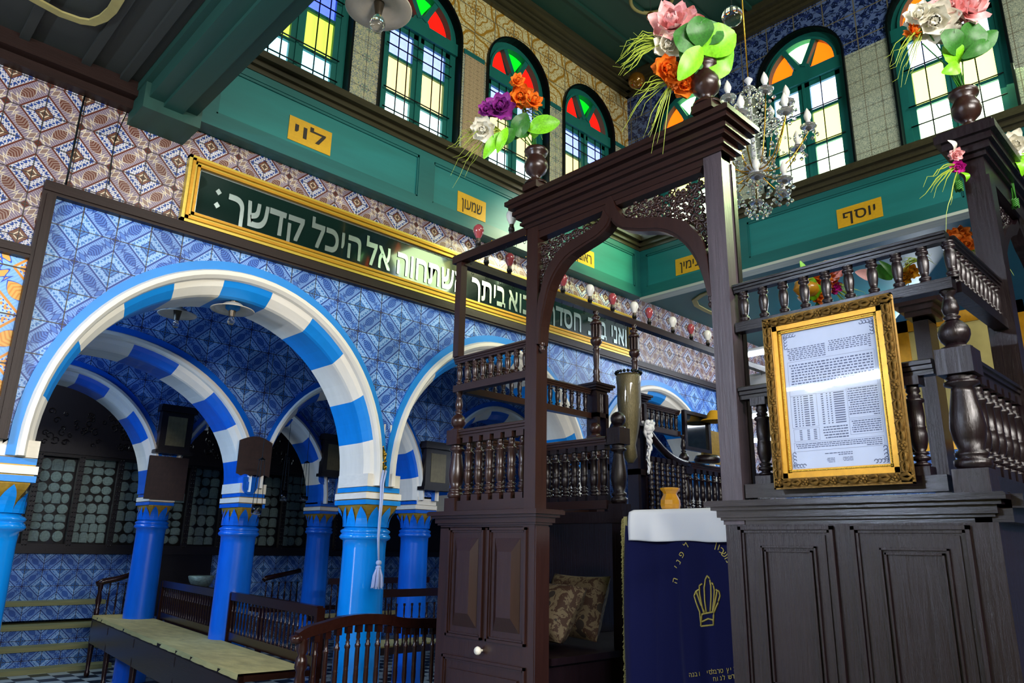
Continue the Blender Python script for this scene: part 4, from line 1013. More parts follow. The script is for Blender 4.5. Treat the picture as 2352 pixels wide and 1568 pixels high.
# lectern with velvet cover
t = thing('lectern', (3.2, 1.95, .5), 'lectern under blue velvet inside the doorway', 'lectern')
MB().box((3.02, 1.50, .5), (3.50, 2.25, 1.655)).build('desk', m_black, t)
SF = {}
def drape(name, mat, X, y0, y1, zt, zb, depth, seed, amp, parent, hem=0.0, top=True, n=44, mz=16):
    m = MB(); rr = random.Random(seed); ph = [rr.random() * 6 for _ in range(4)]; vs = []
    W = lambda y, f: amp * f ** .6 * (math.sin(y * 19 + ph[0] + f * 3.2) + .55 * math.sin(y * 41 + ph[1] + f * 2) + .2 * math.sin(y * 90 + ph[2]))
    SF[name] = lambda y, z: X - .01 - W(y, max(0, (zt - z) / (zt - zb))) - amp * 1.5 * max(0, (zt - z) / (zt - zb)) ** .6
    rows = ([(X + depth, zt), (X + depth * .5, zt + .004), (X + .02, zt + .003)] if top else []) + [(X, zt - .008)] + [(X, zt - .01 - (zt - .01 - zb) * k / mz) for k in range(1, mz + 1)]
    for i, (x, z) in enumerate(rows):
        f = max(0, (zt - z) / (zt - zb))
        for j in range(n + 1):
            y = y0 + (y1 - y0) * j / n; w = W(y, f)
            vs.append((x - .01 * (1 if f > 0 else 0) - w - amp * 1.5 * f ** .6, y, z + hem * f * math.sin(y * 21 + ph[3]) * .5))
    r = len(rows); fs = [(i * (n + 1) + j, i * (n + 1) + j + 1, (i + 1) * (n + 1) + j + 1, (i + 1) * (n + 1) + j) for i in range(r - 1) for j in range(n)]
    m.add(vs, fs, 0, True); o = m.build(name, mat, parent); sm = o.modifiers.new('s', 'SOLIDIFY'); sm.thickness = .004; return o
cover = thing('velvet_cover', (3.0, 1.9, .6), 'royal blue velvet cover with gold crown embroidery hanging from the lectern', 'cloth')
drape('velvet', m_velvet, 3.0, 2.28, 1.52, 1.665, .55, .45, 3, .024, cover)
m = MB()
for k in range(150):
    z = 1.655 - k * .0072; m.tube([(2.985, 2.285, z), (2.975, 2.297 + random.uniform(-.004, .004), z - .008), (2.978, 2.305 + random.uniform(-.005, .005), z - .024)], .0028, 4)
m.box((2.978, 2.268, .56), (2.99, 2.290, 1.66)); tag(m.build('fringe', m_fringe, cover), 'gold fringe edge', kind='stuff')
# crown embroidery
XC = 2.950
def emb(pts, w, m):
    q = []
    for a, b in zip(pts, pts[1:]):
        for k in range(4): q.append((a[0] + (b[0] - a[0]) * k / 4, a[1] + (b[1] - a[1]) * k / 4))
    P3 = [onX(x, y, XC) for x, y in q + [pts[-1]]]; m.tube([(SF['velvet'](p.y, p.z) - .005, p.y, p.z) for p in P3], w, 5)
m = MB()
for P_ in ([(1607, 1432), (1604, 1405), (1597, 1385), (1592, 1368), (1595, 1358), (1603, 1352)], [(1611, 1408), (1606, 1385), (1602, 1362), (1601, 1345), (1606, 1340)], [(1616, 1408), (1612, 1380), (1610, 1350), (1612, 1330), (1616, 1322), (1622, 1328), (1626, 1345), (1627, 1370), (1625, 1408)], [(1631, 1406), (1634, 1380), (1635, 1355), (1632, 1342), (1628, 1338)], [(1635, 1407), (1643, 1385), (1647, 1368), (1645, 1358), (1638, 1354)], [(1607, 1438), (1608, 1410), (1634, 1405), (1634, 1435), (1607, 1438)], [(1608, 1428), (1620, 1421), (1634, 1424)], [(1596, 1358), (1606, 1390), (1613, 1408)], [(1641, 1356), (1637, 1385), (1632, 1405)]):
    emb(P_, .0042, m)
m.build('crown_embroidery', m_thread, cover)
clothw = drape('white_cloth', m_white, 2.98, 2.245, 1.50, 1.685, 1.545, .47, 9, .009, None, .006); tag(clothw, 'white satin cloth laid over the top of the blue velvet lectern', 'cloth')
p = onX(1541, 1178, 3.12)
tag(MB().lathe([(r * .95, z) for r, z in [(.036, 0), (.048, .012), (.052, .03), (.05, .05), (.038, .072), (.034, .08), (.04, .09), (.05, .1), (.052, .108), (.044, .11), (.036, .1), (.0, .095)]], (3.12, p.y, 1.691), 8, sm=False).build('turned_cup', m_cup), 'faceted amber turned wooden cup on the white cloth', 'cup')
# hanging white knotted cloth
m = MB(); P_ = [onY(x, y, 2.98) for x, y in ((1492, 968), (1494, 985), (1490, 1005), (1493, 1025), (1488, 1050), (1491, 1070), (1489, 1092))]; C3 = []
for a, b in zip(P_, P_[1:]):
    for f in range(6): C3.append(a + (b - a) * f / 6)
for s_ in range(3):
    m.tube([p + Vector((.013 * math.cos(q * .5 + s_ * 2.1), .013 * math.sin(q * .5 + s_ * 2.1), 0)) * (1.1 - q / 50) for q, p in enumerate(C3)], [max(.004, .016 * (1.05 - q / 40) * (1 + .35 * math.sin(q * 1.3 + s_))) for q in range(len(C3))], 7)
for dx, dz, r in ((0, 0, .028), (.02, .015, .02), (-.018, .01, .022), (.004, -.02, .02)): m.ball(onY(1489, 985, 2.965) + Vector((dx, 0, dz)), r, 8, sz=.8)
m.tube([onY(x, y, 2.97) for x, y in ((1486, 985), (1478, 970), (1481, 992), (1484, 1004))], [.012, .016, .014, .006], 7); m.tube([onY(x, y, 2.97) for x, y in ((1490, 982), (1501, 972), (1499, 986))], [.01, .015, .01], 7)
tag(m.build('knotted_cloth', m_white), 'knotted white cloth hanging from the niche post', 'cloth')
# framed glass panel, hat, papers
t = thing('wall_mirror', (4.93, 3.07, 2.24), 'dark framed glass panel hanging beside the slim newel', 'picture frame')
MB().box((4.755, 3.06, 2.235), (4.785, 3.09, 2.535)).box((5.085, 3.06, 2.235), (5.115, 3.09, 2.535)).box((4.785, 3.06, 2.235), (5.085, 3.09, 2.262)).box((4.785, 3.06, 2.508), (5.085, 3.09, 2.535)).build('frame', m_black, t)
bx('glass', (4.78, 3.075, 2.26), (5.09, 3.08, 2.51), m_screen, t)
p = onY(1640, 962, 3.0); tag(MB().lathe([(.11, 0), (.1, .012), (.06, .02), (.05, .06), (.03, .085), (0, .09)], (p.x, 3.0, p.z - .02), 14).build('hat', m_hat), 'yellow hat hanging by the right canopy post', 'hat')
q = onY(1640, 1030, 3.1); tag(MB().box((q.x - .16, 3.10, q.z - .12), (q.x + .16, 3.12, q.z + .14)).build('notice', m_goldp), 'ochre paper notice behind the framed glass panel', 'notice')
q = onY(1625, 1062, 2.98); tag(MB().lathe([(.09, 0), (.1, .02), (.085, .05), (.0, .055)], (q.x, 2.98, q.z), 16).build('black_hat', m_black), 'flat black cap on the railing below the ochre notice', 'hat')
# ------------------------------------------------------------------ lettering
def fonttext(s, bold=.0):
    c = bpy.data.curves.new('t', 'FONT'); c.body = s; c.offset = bold; c.extrude = .02; c.resolution_u = 3
    o = bpy.data.objects.new('t', c); COL.objects.link(o); bpy.context.view_layer.update()
    me = bpy.data.meshes.new_from_object(o.evaluated_get(bpy.context.evaluated_depsgraph_get()))
    V = [v.co.copy() for v in me.vertices]; Fs = [tuple(p.vertices) for p in me.polygons]
    bpy.data.objects.remove(o); bpy.data.curves.remove(c); bpy.data.meshes.remove(me); return V, Fs
def glyphs(s, bold=.0):
    r = s[::-1]; V = []; Fs = []
    for i, ch in enumerate(r):
        if ch == ' ': continue
        v, f = fonttext(ch, bold); mx = max(p.x for p in v); off = max(p.x for p in fonttext(r[:i + 1], bold)[0]) - mx; off = 0 if i == 0 else off
        if ch == 'ד':                 # dalet drawn as a roof with a heel and a leg
            mb = MB(); mb.prismY([(.0, .5), (.52, .5), (.53, .6), (.0, .61)], -.02, .02); mb.prismY([(.30, -.01), (.42, .0), (.43, .5), (.32, .5)], -.02, .02)
            v = [Vector((p[0], p[2], p[1])) for p in mb.v]; f = mb.f
        if ch == 'ף':
            mb = MB(); mb.prismY([(.0, .5), (.5, .5), (.5, .6), (.0, .6)], -.02, .02); mb.prismY([(.38, -.24), (.49, -.24), (.5, .5), (.39, .5)], -.02, .02); mb.prismY([(.0, .30), (.1, .30), (.1, .5), (.0, .5)], -.02, .02); mb.prismY([(.0, .24), (.24, .24), (.24, .32), (.0, .32)], -.02, .02)
            v = [Vector((p[0], p[2], p[1])) for p in mb.v]; f = mb.f
        o = len(V); V += [Vector((p.x + off, p.y, p.z)) for p in v]; Fs += [tuple(o + k for k in q) for q in f]
    return V, Fs
HB = [min(v.y for v in glyphs('ה', .0)[0]), max(v.y for v in glyphs('ה', .0)[0])]
def word(m, s, a, b, z0, z1, pt, bold=.0, th=.004, fit=True, heavy=False):
    V, Fs = glyphs(s, bold); lo = min(v.x for v in V); hi = max(v.x for v in V); k = (z1 - z0) / (HB[1] - HB[0])
    if fit: kx = (b - a) / (hi - lo)
    else: kx = k; a = (a + b) / 2 - (hi - lo) * k / 2
    for q, dz in enumerate((0, .009, -.006) if heavy else (0,)):
        m.add([pt(a + (v.x - lo) * kx, z0 + (v.y - HB[0]) * k + dz, (v.z / .02) * (th + q * .0006)) for v in V], Fs)
# ------------------------------------------------------------------ long gilt sign
SY = 4.80
t = thing('framed_sign', (3.98, 4.84, 3.56), 'long gilt framed dark sign with silver Hebrew lettering above the arches', 'sign')
x0, x1, z0, z1 = 1.525, 6.52, 3.565, 4.055
m = MB()
for o, w, d0, mi in ((0, .022, .05, 0), (.022, .02, .062, 1), (.042, .018, .045, 0), (.060, .018, .058, 1)):
    a0, a1, c0, c1 = x0 + o, x1 - o, z0 + o, z1 - o; y = 4.85 - d0
    m.box((a0, y, c0), (a1, 4.85, c0 + w), mi); m.box((a0, y, c1 - w), (a1, 4.85, c1), mi); m.box((a0, y, c0), (a0 + w, 4.85, c1), mi); m.box((a1 - w, y, c0), (a1, 4.85, c1), mi)
m.build('gilt_frame', [m_goldl, m_gold], t)
bx('glass_panel', (x0 + .07, 4.822, z0 + .07), (x1 - .07, 4.846, z1 - .07), m_signbg, t)
m = MB(); a0, a1, c0, c1 = x0 + .078, x1 - .078, z0 + .078, z1 - .078; w = .012
m.box((a0, 4.818, c0), (a1, 4.822, c0 + w)); m.box((a0, 4.818, c1 - w), (a1, 4.822, c1)); m.box((a0, 4.818, c0), (a0 + w, 4.822, c1)); m.box((a1 - w, 4.818, c0), (a1, 4.822, c1)); m.build('mirror_border', m_mirror, t)
def sx(px): return onY(px, 455 + (px - 455) * .327, 4.82).x
ptx = lambda a, z, d: (a, 4.821 - abs(d) * .5 - (.003 if d > 0 else 0), z)
for s, a, b in (('קדשך', 522, 697), ('היכל', 714, 828), ('אל', 840, 896), ('אשתחוה', 912, 1066), ('ביתך', 1083, 1160), ('אבוא', 1168, 1240), ('חסדך', 1258, 1334), ('ברב', 1350, 1392), ('ואני', 1404, 1438)):
    m = MB(); word(m, s, sx(a), sx(b), 3.685, 3.86, ptx, .008, heavy=True); m.build('silver_word', m_mirror, t)
for zc in (3.855, 3.755): MB().prismY([(1.752 + .022 * c, zc + .026 * s_) for c, s_ in ((1, 0), (0, 1), (-1, 0), (0, -1))], 4.815, 4.821).build('silver_diamond', m_mirror, t)
def letter(m, ch, px, py, ang, hgt, X):
    p = onX(px, py, X); c, s_ = math.cos(ang), math.sin(ang)
    V, Fs = glyphs(ch, .0); k = hgt / (HB[1] - HB[0]); mx = (min(v.x for v in V) + max(v.x for v in V)) / 2; my = (HB[0] + HB[1]) / 2
    X = SF['velvet'](p.y, p.z) - .006
    m.add([(X - abs(v.z / .02) * .001 - (.001 if v.z > 0 else 0), p.y - ((v.x - mx) * c - (v.y - my) * s_) * k, p.z + ((v.x - mx) * s_ + (v.y - my) * c) * k) for v in V], Fs)
m = MB()
for ch, x, y, a in (('ל', 1572, 1252, .9), ('פ', 1563, 1273, .95), ('נ', 1555, 1290, 1.0), ('י', 1549, 1303, 1.0), ('ה', 1546, 1333, 1.3), ('ן', 1636, 1250, -.35), ('ו', 1643, 1256, -.4), ('כ', 1650, 1264, -.5), ('ש', 1656, 1272, -.7), ('מ', 1664, 1284, -1.0)): m = MB(); letter(m, ch, x, y, a, .024, 2.948); m.build('gold_letter', m_thread, cover)
m = MB()
for row, (s0, x0_, y0_, st) in enumerate((('ובני טרבלסי ניץ בת'[::1], 1590, 1559, 6.4), ('לנוח קדש', 1640, 1563, 6.4))):
    x = x0_
    for ch in ('הנבו יסלברט ץינ תבז' if row == 0 else 'חונל שדק'):
        if ch != ' ': m = MB(); letter(m, ch, x, (1549 if row == 0 else 1566) - (x - 1590) * .13, .1, .015, 2.948); m.build('gold_letter', m_thread, cover)
        x += st
# ------------------------------------------------------------------ yellow name labels
def label_plate(axis, pc, w, h, s, face, lab, faint=False):
    t = thing('name_label', pc, lab, 'label', 'yellow name labels on the green beams')
    c = pc[0] if axis == 'x' else pc[1]; z = pc[2]
    if axis == 'x':
        bx('yellow_field', (c - w / 2, face - .006, z - h / 2), (c + w / 2, face, z + h / 2), m_ylabel, t); pt = lambda a, zz, d: (a, face - .0065 - abs(d) * .3 - (.001 if d > 0 else 0), zz)
        m = MB(); word(m, s, c - w * .36, c + w * .36, z - h * .24, z + h * .22, pt, .008)
    else:
        bx('yellow_field', (face - .006, c - w / 2, z - h / 2), (face, c + w / 2, z + h / 2), m_ylabel, t); pt = lambda a, zz, d: (face - .0065 - abs(d) * .3 - (.001 if d > 0 else 0), -a, zz)
        m = MB(); word(m, s, -c - w * .36, -c + w * .36, z - h * .24, z + h * .22, pt, .008)
    m.build('lettering', m_ink, t)
def pc(px, py): p = onY(px, py, 4.72); return (p.x, 4.72, p.z)
label_plate('x', pc(712, 312), .36, .20, 'לוי', 4.72, 'yellow label with three black Hebrew letters below the leftmost window')
label_plate('x', pc(1083, 475), .34, .20, 'שמעון', 4.72, 'yellow label with five Hebrew letters above the gilt sign')
label_plate('x', pc(1340, 590), .34, .20, 'ראובן', 4.72, 'sunlit yellow label on the left beam seen through the canopy arch')
def pf(px, py): p = onX(px, py, XF - .04); return (XF - .04, p.y, p.z)
label_plate('y', pf(1972, 488), .40, .19, 'יוסף', XF - .02, 'yellow label with four Hebrew letters on the far right beam')
label_plate('y', pf(1588, 603), .42, .19, 'בנימין', XF - .02, 'yellow label on the far beam partly hidden by the right canopy post')
# ------------------------------------------------------------------ gilt framed notice leaning on the balustrade
t = thing('framed_notice', (XB, 1.04, 1.70), 'large gilt carved frame holding a printed pale blue notice', 'picture frame')
C_ = [onX(1755, 740, XB - .015), onX(2045, 675, XB - .015), onX(2108, 1107, XB - .04), onX(1781, 1126, XB - .04)]
ytl, ztl = (C_[0].y + C_[3].y) / 2, (C_[0].z + C_[1].z) / 2; ytr = (C_[1].y + C_[2].y) / 2; zbl = (C_[2].z + C_[3].z) / 2
FW, FH = ytl - ytr, ztl - zbl
def fp(a, b, d=0.0):  # a across 0..FW from the left, b up from the bottom, d outwards
    k = b / FH; return Vector((XB - .024 - d, ytl - a, zbl + b))
def fbox(m, a0, a1, b0, b1, d0, d1, mi=0):
    vs = [fp(a, b, d) for a in (a0, a1) for b in (b0, b1) for d in (d0, d1)]
    m.add(vs, [(0, 1, 3, 2), (4, 6, 7, 5), (0, 4, 5, 1), (2, 3, 7, 6), (0, 2, 6, 4), (1, 5, 7, 3)], mi)
def fring(m, o, w, d0, d1, mi=0):
    fbox(m, o, FW - o, o, o + w, d0, d1, mi); fbox(m, o, FW - o, FH - o - w, FH - o, d0, d1, mi); fbox(m, o, o + w, o, FH - o, d0, d1, mi); fbox(m, FW - o - w, FW - o, o, FH - o, d0, d1, mi)
m = MB(); fring(m, 0, .006, 0, .016, 1); fring(m, .006, .03, 0, .02, 1); fring(m, .036, .018, 0, .015, 0); fring(m, .054, .012, 0, .008, 0); m.build('gilt_moulding', [m_gold, m_gilt], t)
m = MB(); rr = random.Random(8)
def orn(a, b, along):
    for s_ in (-1, 1):
        m.tube([fp(*(a + (dx if along else dz), b + (dz if along else dx)), .019 + h) for dx, dz, h in ((-.024, -.010 * s_, 0), (-.010, .006 * s_, .006), (.006, .009 * s_, .007), (.024, -.006 * s_, .0))], [.002, .0065, .006, .0015], 6)
def orows(a, b, along, k):
    if k % 3 == 0:
        for q in range(5): w = q * 1.2566; m.ball(fp(a + .009 * math.cos(w), b + .009 * math.sin(w), .022), .006, 6)
        m.ball(fp(a, b, .026), .005, 6)
    else: orn(a, b, along)
na, nb = 14, 19
for k in range(na):
    a = .02 + (FW - .04) * k / (na - 1); orows(a, .021, True, k); orows(a, FH - .021, True, k)
for k in range(1, nb - 1):
    b = .02 + (FH - .04) * k / (nb - 1); orows(.021, b, False, k); orows(FW - .021, b, False, k)
m.build('carved_leaf_border', m_gilt, t)
m = MB()
nA = 62; nB = 84
for k in range(nA + 1):
    a = .06 + (FW - .12) * k / nA; m.ball(fp(a, .060, .009), .0030, 5); m.ball(fp(a, FH - .060, .009), .0030, 5)
for k in range(1, nB):
    b = .06 + (FH - .12) * k / nB; m.ball(fp(.060, b, .009), .0030, 5); m.ball(fp(FW - .060, b, .009), .0030, 5)
m.build('bead_border', m_goldl, t)
m = MB(); fbox(m, .062, FW - .062, .062, FH - .062, -.004, .001); m.build('paper', m_paper, t)
# printed text: right-to-left columns of tiny words
m = MB(); PW = FW - .124; PH = FH - .124
def mark(a0, a1, b0, b1):
    m.add([fp(.062 + a, .062 + b, .0016) for a, b in ((a0, b0), (a1, b0), (a1, b1), (a0, b1))], [(0, 1, 2, 3)])
def block(u0, u1, v0, v1, rows, gap=.006, cols=None, ragged=True):
    for r in range(rows):
        v = v1 - (v1 - v0) * (r + .5) / rows; h = (v1 - v0) / rows * .44
        a = u1
        if cols:
            for cpos, cw in cols: 
                x = u0 + (u1 - u0) * cpos; w_ = (u1 - u0) * cw
                mark(PW * (x - w_), PW * x, PH * (v - h / 2), PH * (v + h / 2))
            continue
        while a > u0 + .01:
            w_ = rr.uniform(.012, .042); b_ = max(u0, a - w_)
            mark(PW * b_, PW * a, PH * (v - h * rr.uniform(.35, .5)), PH * (v + h / 2)); a = b_ - gap
            if ragged and r == rows - 1 and rr.random() < .12: break
def frame_(u0, u1, v0, v1, w=.0006):
    mark(PW * u0, PW * u1, PH * v0, PH * v0 + w); mark(PW * u0, PW * u1, PH * v1, PH * v1 + w); mark(PW * u0, PW * u0 + w, PH * v0, PH * v1); mark(PW * u1, PW * u1 + w, PH * v0, PH * v1)
block(.50, .93, .79, .885, 7, .012); block(.06, .47, .78, .875, 7, .012); frame_(.05, .95, .52, .77); block(.07, .93, .56, .755, 10, .012)
block(.07, .3, .30, .52, 14, cols=((.15, .1), (.3, .06), (.45, .06), (.75, .22), (.97, .15))); frame_(.05, .33, .295, .525)
block(.37, .62, .30, .52, 14, cols=((.12, .09), (.3, .05), (.45, .06), (.97, .42))); block(.65, .94, .33, .53, 13); frame_(.64, .95, .325, .53)
frame_(.06, .33, .20, .285); block(.08, .31, .205, .28, 6, cols=((.3, .12), (.65, .12), (.97, .14))); block(.37, .62, .2, .29, 5); block(.66, .94, .225, .31, 6); frame_(.64, .95, .215, .315)
frame_(.05, .95, .13, .19); block(.07, .93, .135, .185, 4); block(.36, .64, .085, .11, 2); block(.38, .46, .04, .075, 4); block(.54, .64, .045, .075, 4)
m.build('printed_text', m_print, t)
m = MB()
for ca, cb, sa_, sb in ((.01, .01, 1, 1), (PW - .01, .01, -1, 1), (.01, PH - .01, 1, -1), (PW - .01, PH - .01, -1, -1)):
    for q in range(4):
        m.tube([fp(.062 + ca + sa_ * (.006 + .011 * q + .006 * math.cos(w)), .062 + cb + sb * (.006 + .006 * math.sin(w) + .002 * q * 0), .0018) for w in [i * .7 for i in range(8)]], .0011, 4)
        m.tube([fp(.062 + ca + sa_ * (.006 + .006 * math.cos(w)), .062 + cb + sb * (.012 + .012 * q + .006 * math.sin(w)), .0018) for w in [i * .7 for i in range(8)]], .0011, 4)
m.build('corner_ornament', m_print, t)
gl = mk('picture glass')[0]; g_ = gl.node_tree; g_.nodes.clear(); o_ = g_.nodes.new('ShaderNodeOutputMaterial'); mx = g_.nodes.new('ShaderNodeMixShader'); tr = g_.nodes.new('ShaderNodeBsdfTransparent'); gs = g_.nodes.new('ShaderNodeBsdfGlossy'); gs.inputs['Roughness'].default_value = .02
mx.inputs[0].default_value = .09; g_.links.new(tr.outputs[0], mx.inputs[1]); g_.links.new(gs.outputs[0], mx.inputs[2]); g_.links.new(mx.outputs[0], o_.inputs[0])
m = MB(); m.add([fp(a, b, .004) for a, b in ((.06, .06), (FW - .06, .06), (FW - .06, FH - .06), (.06, FH - .06))], [(0, 1, 2, 3)]); m.build('glass', gl, t)
# ------------------------------------------------------------------ flowers
def petal(m, c, d, up, L_, W_, curl, n=5):
    s_ = d.cross(up).normalized(); up = s_.cross(d).normalized(); vs = []
    for i in range(n + 1):
        f = i / n; w = W_ * math.sin(PI * min(1, f * .86 + .1)) ; p = c + d * L_ * f + up * curl * f * f
        for j in (-1, -.4, .4, 1): vs.append(p + s_ * w * j + up * (.18 * W_ * (1 - j * j) * -1) + up * .12 * W_ * math.sin(j * 7 + f * 9) * f)
    m.add(vs, [(i * 4 + j, i * 4 + j + 1, i * 4 + j + 5, i * 4 + j + 4) for i in range(n) for j in range(3)], 0, True)
def bloom(c, r, mat, parent, seed, label=None, face=None, layers=4):
    m = MB(); rr = random.Random(seed); c = Vector(c); ax = (Vector(face) if face is not None else Vector((-.6, -.6, .4))).normalized()
    a = ax.orthogonal().normalized(); b = ax.cross(a)
    for l in range(layers):
        k = 7 - l; tilt = .15 + l * .38; rr_ = r * (1 - .17 * l)
        for i in range(k):
            w = 2 * PI * i / k + l * .5 + rr.uniform(-.15, .15); rad = a * math.cos(w) + b * math.sin(w)
            d = (rad * math.cos(tilt) + ax * math.sin(tilt)).normalized()
            petal(m, c + ax * r * .04 * l, d, ax, rr_ * rr.uniform(.9, 1.1), rr_ * .42, r * .3)
        for i in range(k - 2):
            w = 2 * PI * i / k + 2 + l; rad = a * math.cos(w) + b * math.sin(w); petal(m, c - ax * r * .1, (rad - ax * .35).normalized(), ax, rr_ * .9, rr_ * .4, -r * .1)
    o = m.build('flower', mat, parent)
    if label: o['label'] = label
    return o
def leaf(c, d, L_, W_, parent, mat, droop=.3, name='leaf'):
    m = MB(); d = Vector(d).normalized(); s_ = d.cross(Vector((0, 0, 1)));
    if s_.length < .1: s_ = Vector((0, 1, 0))
    s_.normalize(); up = s_.cross(d); vs = []; n = 8
    for i in range(n + 1):
        f = i / n; w = W_ * (math.sin(PI * f ** .8) ** .8 if 0 < f < 1 else .0) ; p = Vector(c) + d * L_ * f + up * .25 * L_ * math.sin(PI * f) * .4 + Vector((0, 0, -droop * L_ * f * f))
        for j in (-1, 0, 1): vs.append(p + s_ * w * j + up * w * .35 * abs(j))
    m.add(vs, [(i * 3 + j, i * 3 + j + 1, i * 3 + j + 4, i * 3 + j + 3) for i in range(n) for j in range(2)], 0, True)
    return m.build(name, mat, parent)
def grass(c, dirs, L_, parent, seed, n=30, mat=None):
    m = MB(); rr = random.Random(seed)
    for k in range(n):
        d = Vector(rr.choice(dirs)) + Vector((rr.uniform(-.35, .35), rr.uniform(-.35, .35), rr.uniform(-.3, .4))); d.normalize(); l = L_ * rr.uniform(.6, 1.15)
        p = [Vector(c) + d * l * f + Vector((0, 0, -.75 * l * f * f * rr.uniform(.8, 1.2))) for f in [i / 7 for i in range(8)]]
        m.tube(p, [.0022] * 5 + [.0016, .001, .0005], 4)
    return tag(m.build('grass_blades', mat or m_grass, parent), kind='stuff')
RV = Vector((RM[0][0], RM[1][0], RM[2][0])); UV = Vector((RM[0][1], RM[1][1], RM[2][1])); BV = Vector((RM[0][2], RM[1][2], RM[2][2]))  # right, up, towards the viewer of the photo
def at(px, py, ref):        # point at the depth of ref on the sight line
    d = Vector(ray(px, py)); r = Vector(ref) - Vector((0, 0, EYE)); t_ = r.dot(BV) / d.dot(BV); return Vector((0, 0, EYE)) + d * t_
def bouquet(label, root, stems_to, blooms, leaves, grs, seed, group='artificial bouquets'):
    t = thing('bouquet', root, label, 'flowers', group); rr = random.Random(seed); root = Vector(root)
    m = MB()
    for k in range(12): 
        q = at(*rr.choice(blooms)[:2], root); q = root + (q - root) * .8; m.tube([root + Vector((rr.uniform(-.01, .01), rr.uniform(-.01, .01), -.03)), root + (q - root) * .4 + Vector((0, 0, .02)), q], .003, 5)
    for k in range(6): a = k * 1.05; m.tube([root + Vector((.014 * math.cos(a + w), .014 * math.sin(a + w), -.05 + .008 * w)) for w in range(6)], .0035, 5)
    m.build('stems', m_leafd, t)
    for i, (x, y, r, mat, off, lb) in enumerate(blooms):
        bloom(at(x, y, root) + BV * off, r, mat, t, seed + i, lb, BV + RV * rr.uniform(-.5, .5) + UV * rr.uniform(-.4, .5))
    for (x0, y0, x1, y1, w, mat, off) in leaves:
        a = at(x0, y0, root) + BV * off; b = at(x1, y1, root) + BV * (off + .02); d = b - a; m = MB(); n = 9; vs = []; s_ = d.cross(BV).normalized()
        for i in range(n + 1):
            f = i / n; ww = w * (math.sin(PI * min(1, f * .95 + .03)) ** .75); p = a + d * f + BV * .03 * math.sin(PI * f)
            for j in (-1, -.5, 0, .5, 1): vs.append(p + s_ * ww * j + BV * (-.25 * ww * (1 - abs(j))) + BV * .05 * ww * math.sin(f * 20) * abs(j))
        m.add(vs, [(i * 5 + j, i * 5 + j + 1, i * 5 + j + 6, i * 5 + j + 5) for i in range(n) for j in range(4)], 0, True); m.build('leaf', mat, t)
    for (x, y, dirs, l, n) in grs: grass(at(x, y, root), [RV * a + UV * b + BV * c for a, b, c in dirs], l, t, seed + 9, n)
    return t
bouquet('bouquet of purple, orange and white artificial flowers on the left canopy finial', (XB - .05, 2.45, 3.56), None,
    [(1150, 255, .085, m_petalv, .04, 'purple flower'), (1118, 262, .05, m_petalv, .06, 'purple flower'), (1196, 222, .075, m_petalo, .0, 'orange flower'), (1222, 240, .06, m_petalo, .04, 'orange flower'), (1187, 195, .045, m_petalo, .05, 'orange flower'), (1112, 305, .075, m_petalw, .05, 'white flower'), (1105, 285, .045, m_petalw, .0, 'white flower')],
    [(1210, 300, 1285, 285, .05, m_leaf, .02), (1180, 320, 1210, 262, .05, m_leafd, .0), (1180, 300, 1150, 340, .04, m_leafd, .03), (1150, 310, 1112, 372, .03, m_leaf, .05), (1165, 300, 1143, 360, .026, m_leaf, .06), (1215, 310, 1180, 290, .05, m_leafd, 0), (1225, 318, 1240, 268, .035, m_leaf, 0)],
    [(1150, 300, [(-1, .2, .1), (-.8, -.2, 0), (-.9, .5, 0)], .26, 26), (1200, 260, [(.3, 1, 0), (.9, -.1, 0), (.8, .3, 0)], .2, 14)], 11)
bouquet('pink and orange bouquet with broad bright green leaves on the right canopy finial', (XB - .05, 1.43, 3.56), None,
    [(1545, 60, .11, m_petalp, .0, 'pink flower'), (1580, 48, .075, m_petalp, -.03, 'pink flower'), (1530, 108, .07, m_petalw, .0, 'white flower'), (1525, 160, .065, m_petalo, .02, 'orange flower'), (1572, 196, .065, m_petalo, .0, 'orange flower'), (1545, 185, .05, m_petalo, .03, 'orange flower'), (1640, 66, .045, m_petalm, -.04, 'magenta flower')],
    [(1605, 130, 1678, 90, .075, m_leaf, .05), (1612, 140, 1668, 176, .09, m_leaf, .04), (1600, 120, 1590, 55, .06, m_leafd, .06), (1600, 120, 1540, 90, .07, m_leafd, .05), (1598, 125, 1545, 205, .045, m_leaf, .09), (1595, 130, 1560, 160, .07, m_leafd, .04), (1605, 110, 1640, 70, .06, m_leafd, .05), (1600, 130, 1600, 180, .05, m_leafd, .02), (1590, 110, 1570, 70, .06, m_leaf, .02)],
    [(1530, 100, [(-1, .5, 0), (-1, .2, 0), (-.8, 0, 0)], .22, 24), (1545, 190, [(-.8, -.1, 0), (-.4, -.5, 0), (-.9, .4, 0)], .2, 16)], 31)
bouquet('pale bouquet of white and pink flowers at the top right against the sunlit window', (3.27, .655, 3.44), None,
    [(2145, 50, .10, m_petalw, .0, 'white flower'), (2110, 40, .07, m_petalw, .0, 'white flower'), (2215, 25, .10, m_petalp, .0, 'pink flower'), (2175, 20, .08, m_petalp, 0, 'pink flower'), (2095, 75, .04, m_petalo, .0, 'orange flower'), (2190, 70, .08, m_petalw, -.03, 'white flower')],
    [(2200, 150, 2160, 110, .05, m_leaf, 0), (2205, 140, 2285, 75, .04, m_leafd, 0), (2205, 120, 2230, 60, .06, m_leafd, .02), (2200, 160, 2150, 175, .03, m_leaf, .02), (2200, 140, 2255, 105, .03, m_leafd, .03), (2195, 130, 2150, 80, .05, m_leafd, .02)],
    [(2130, 60, [(-1, -.3, 0), (-.9, -.6, 0)], .2, 10)], 51)
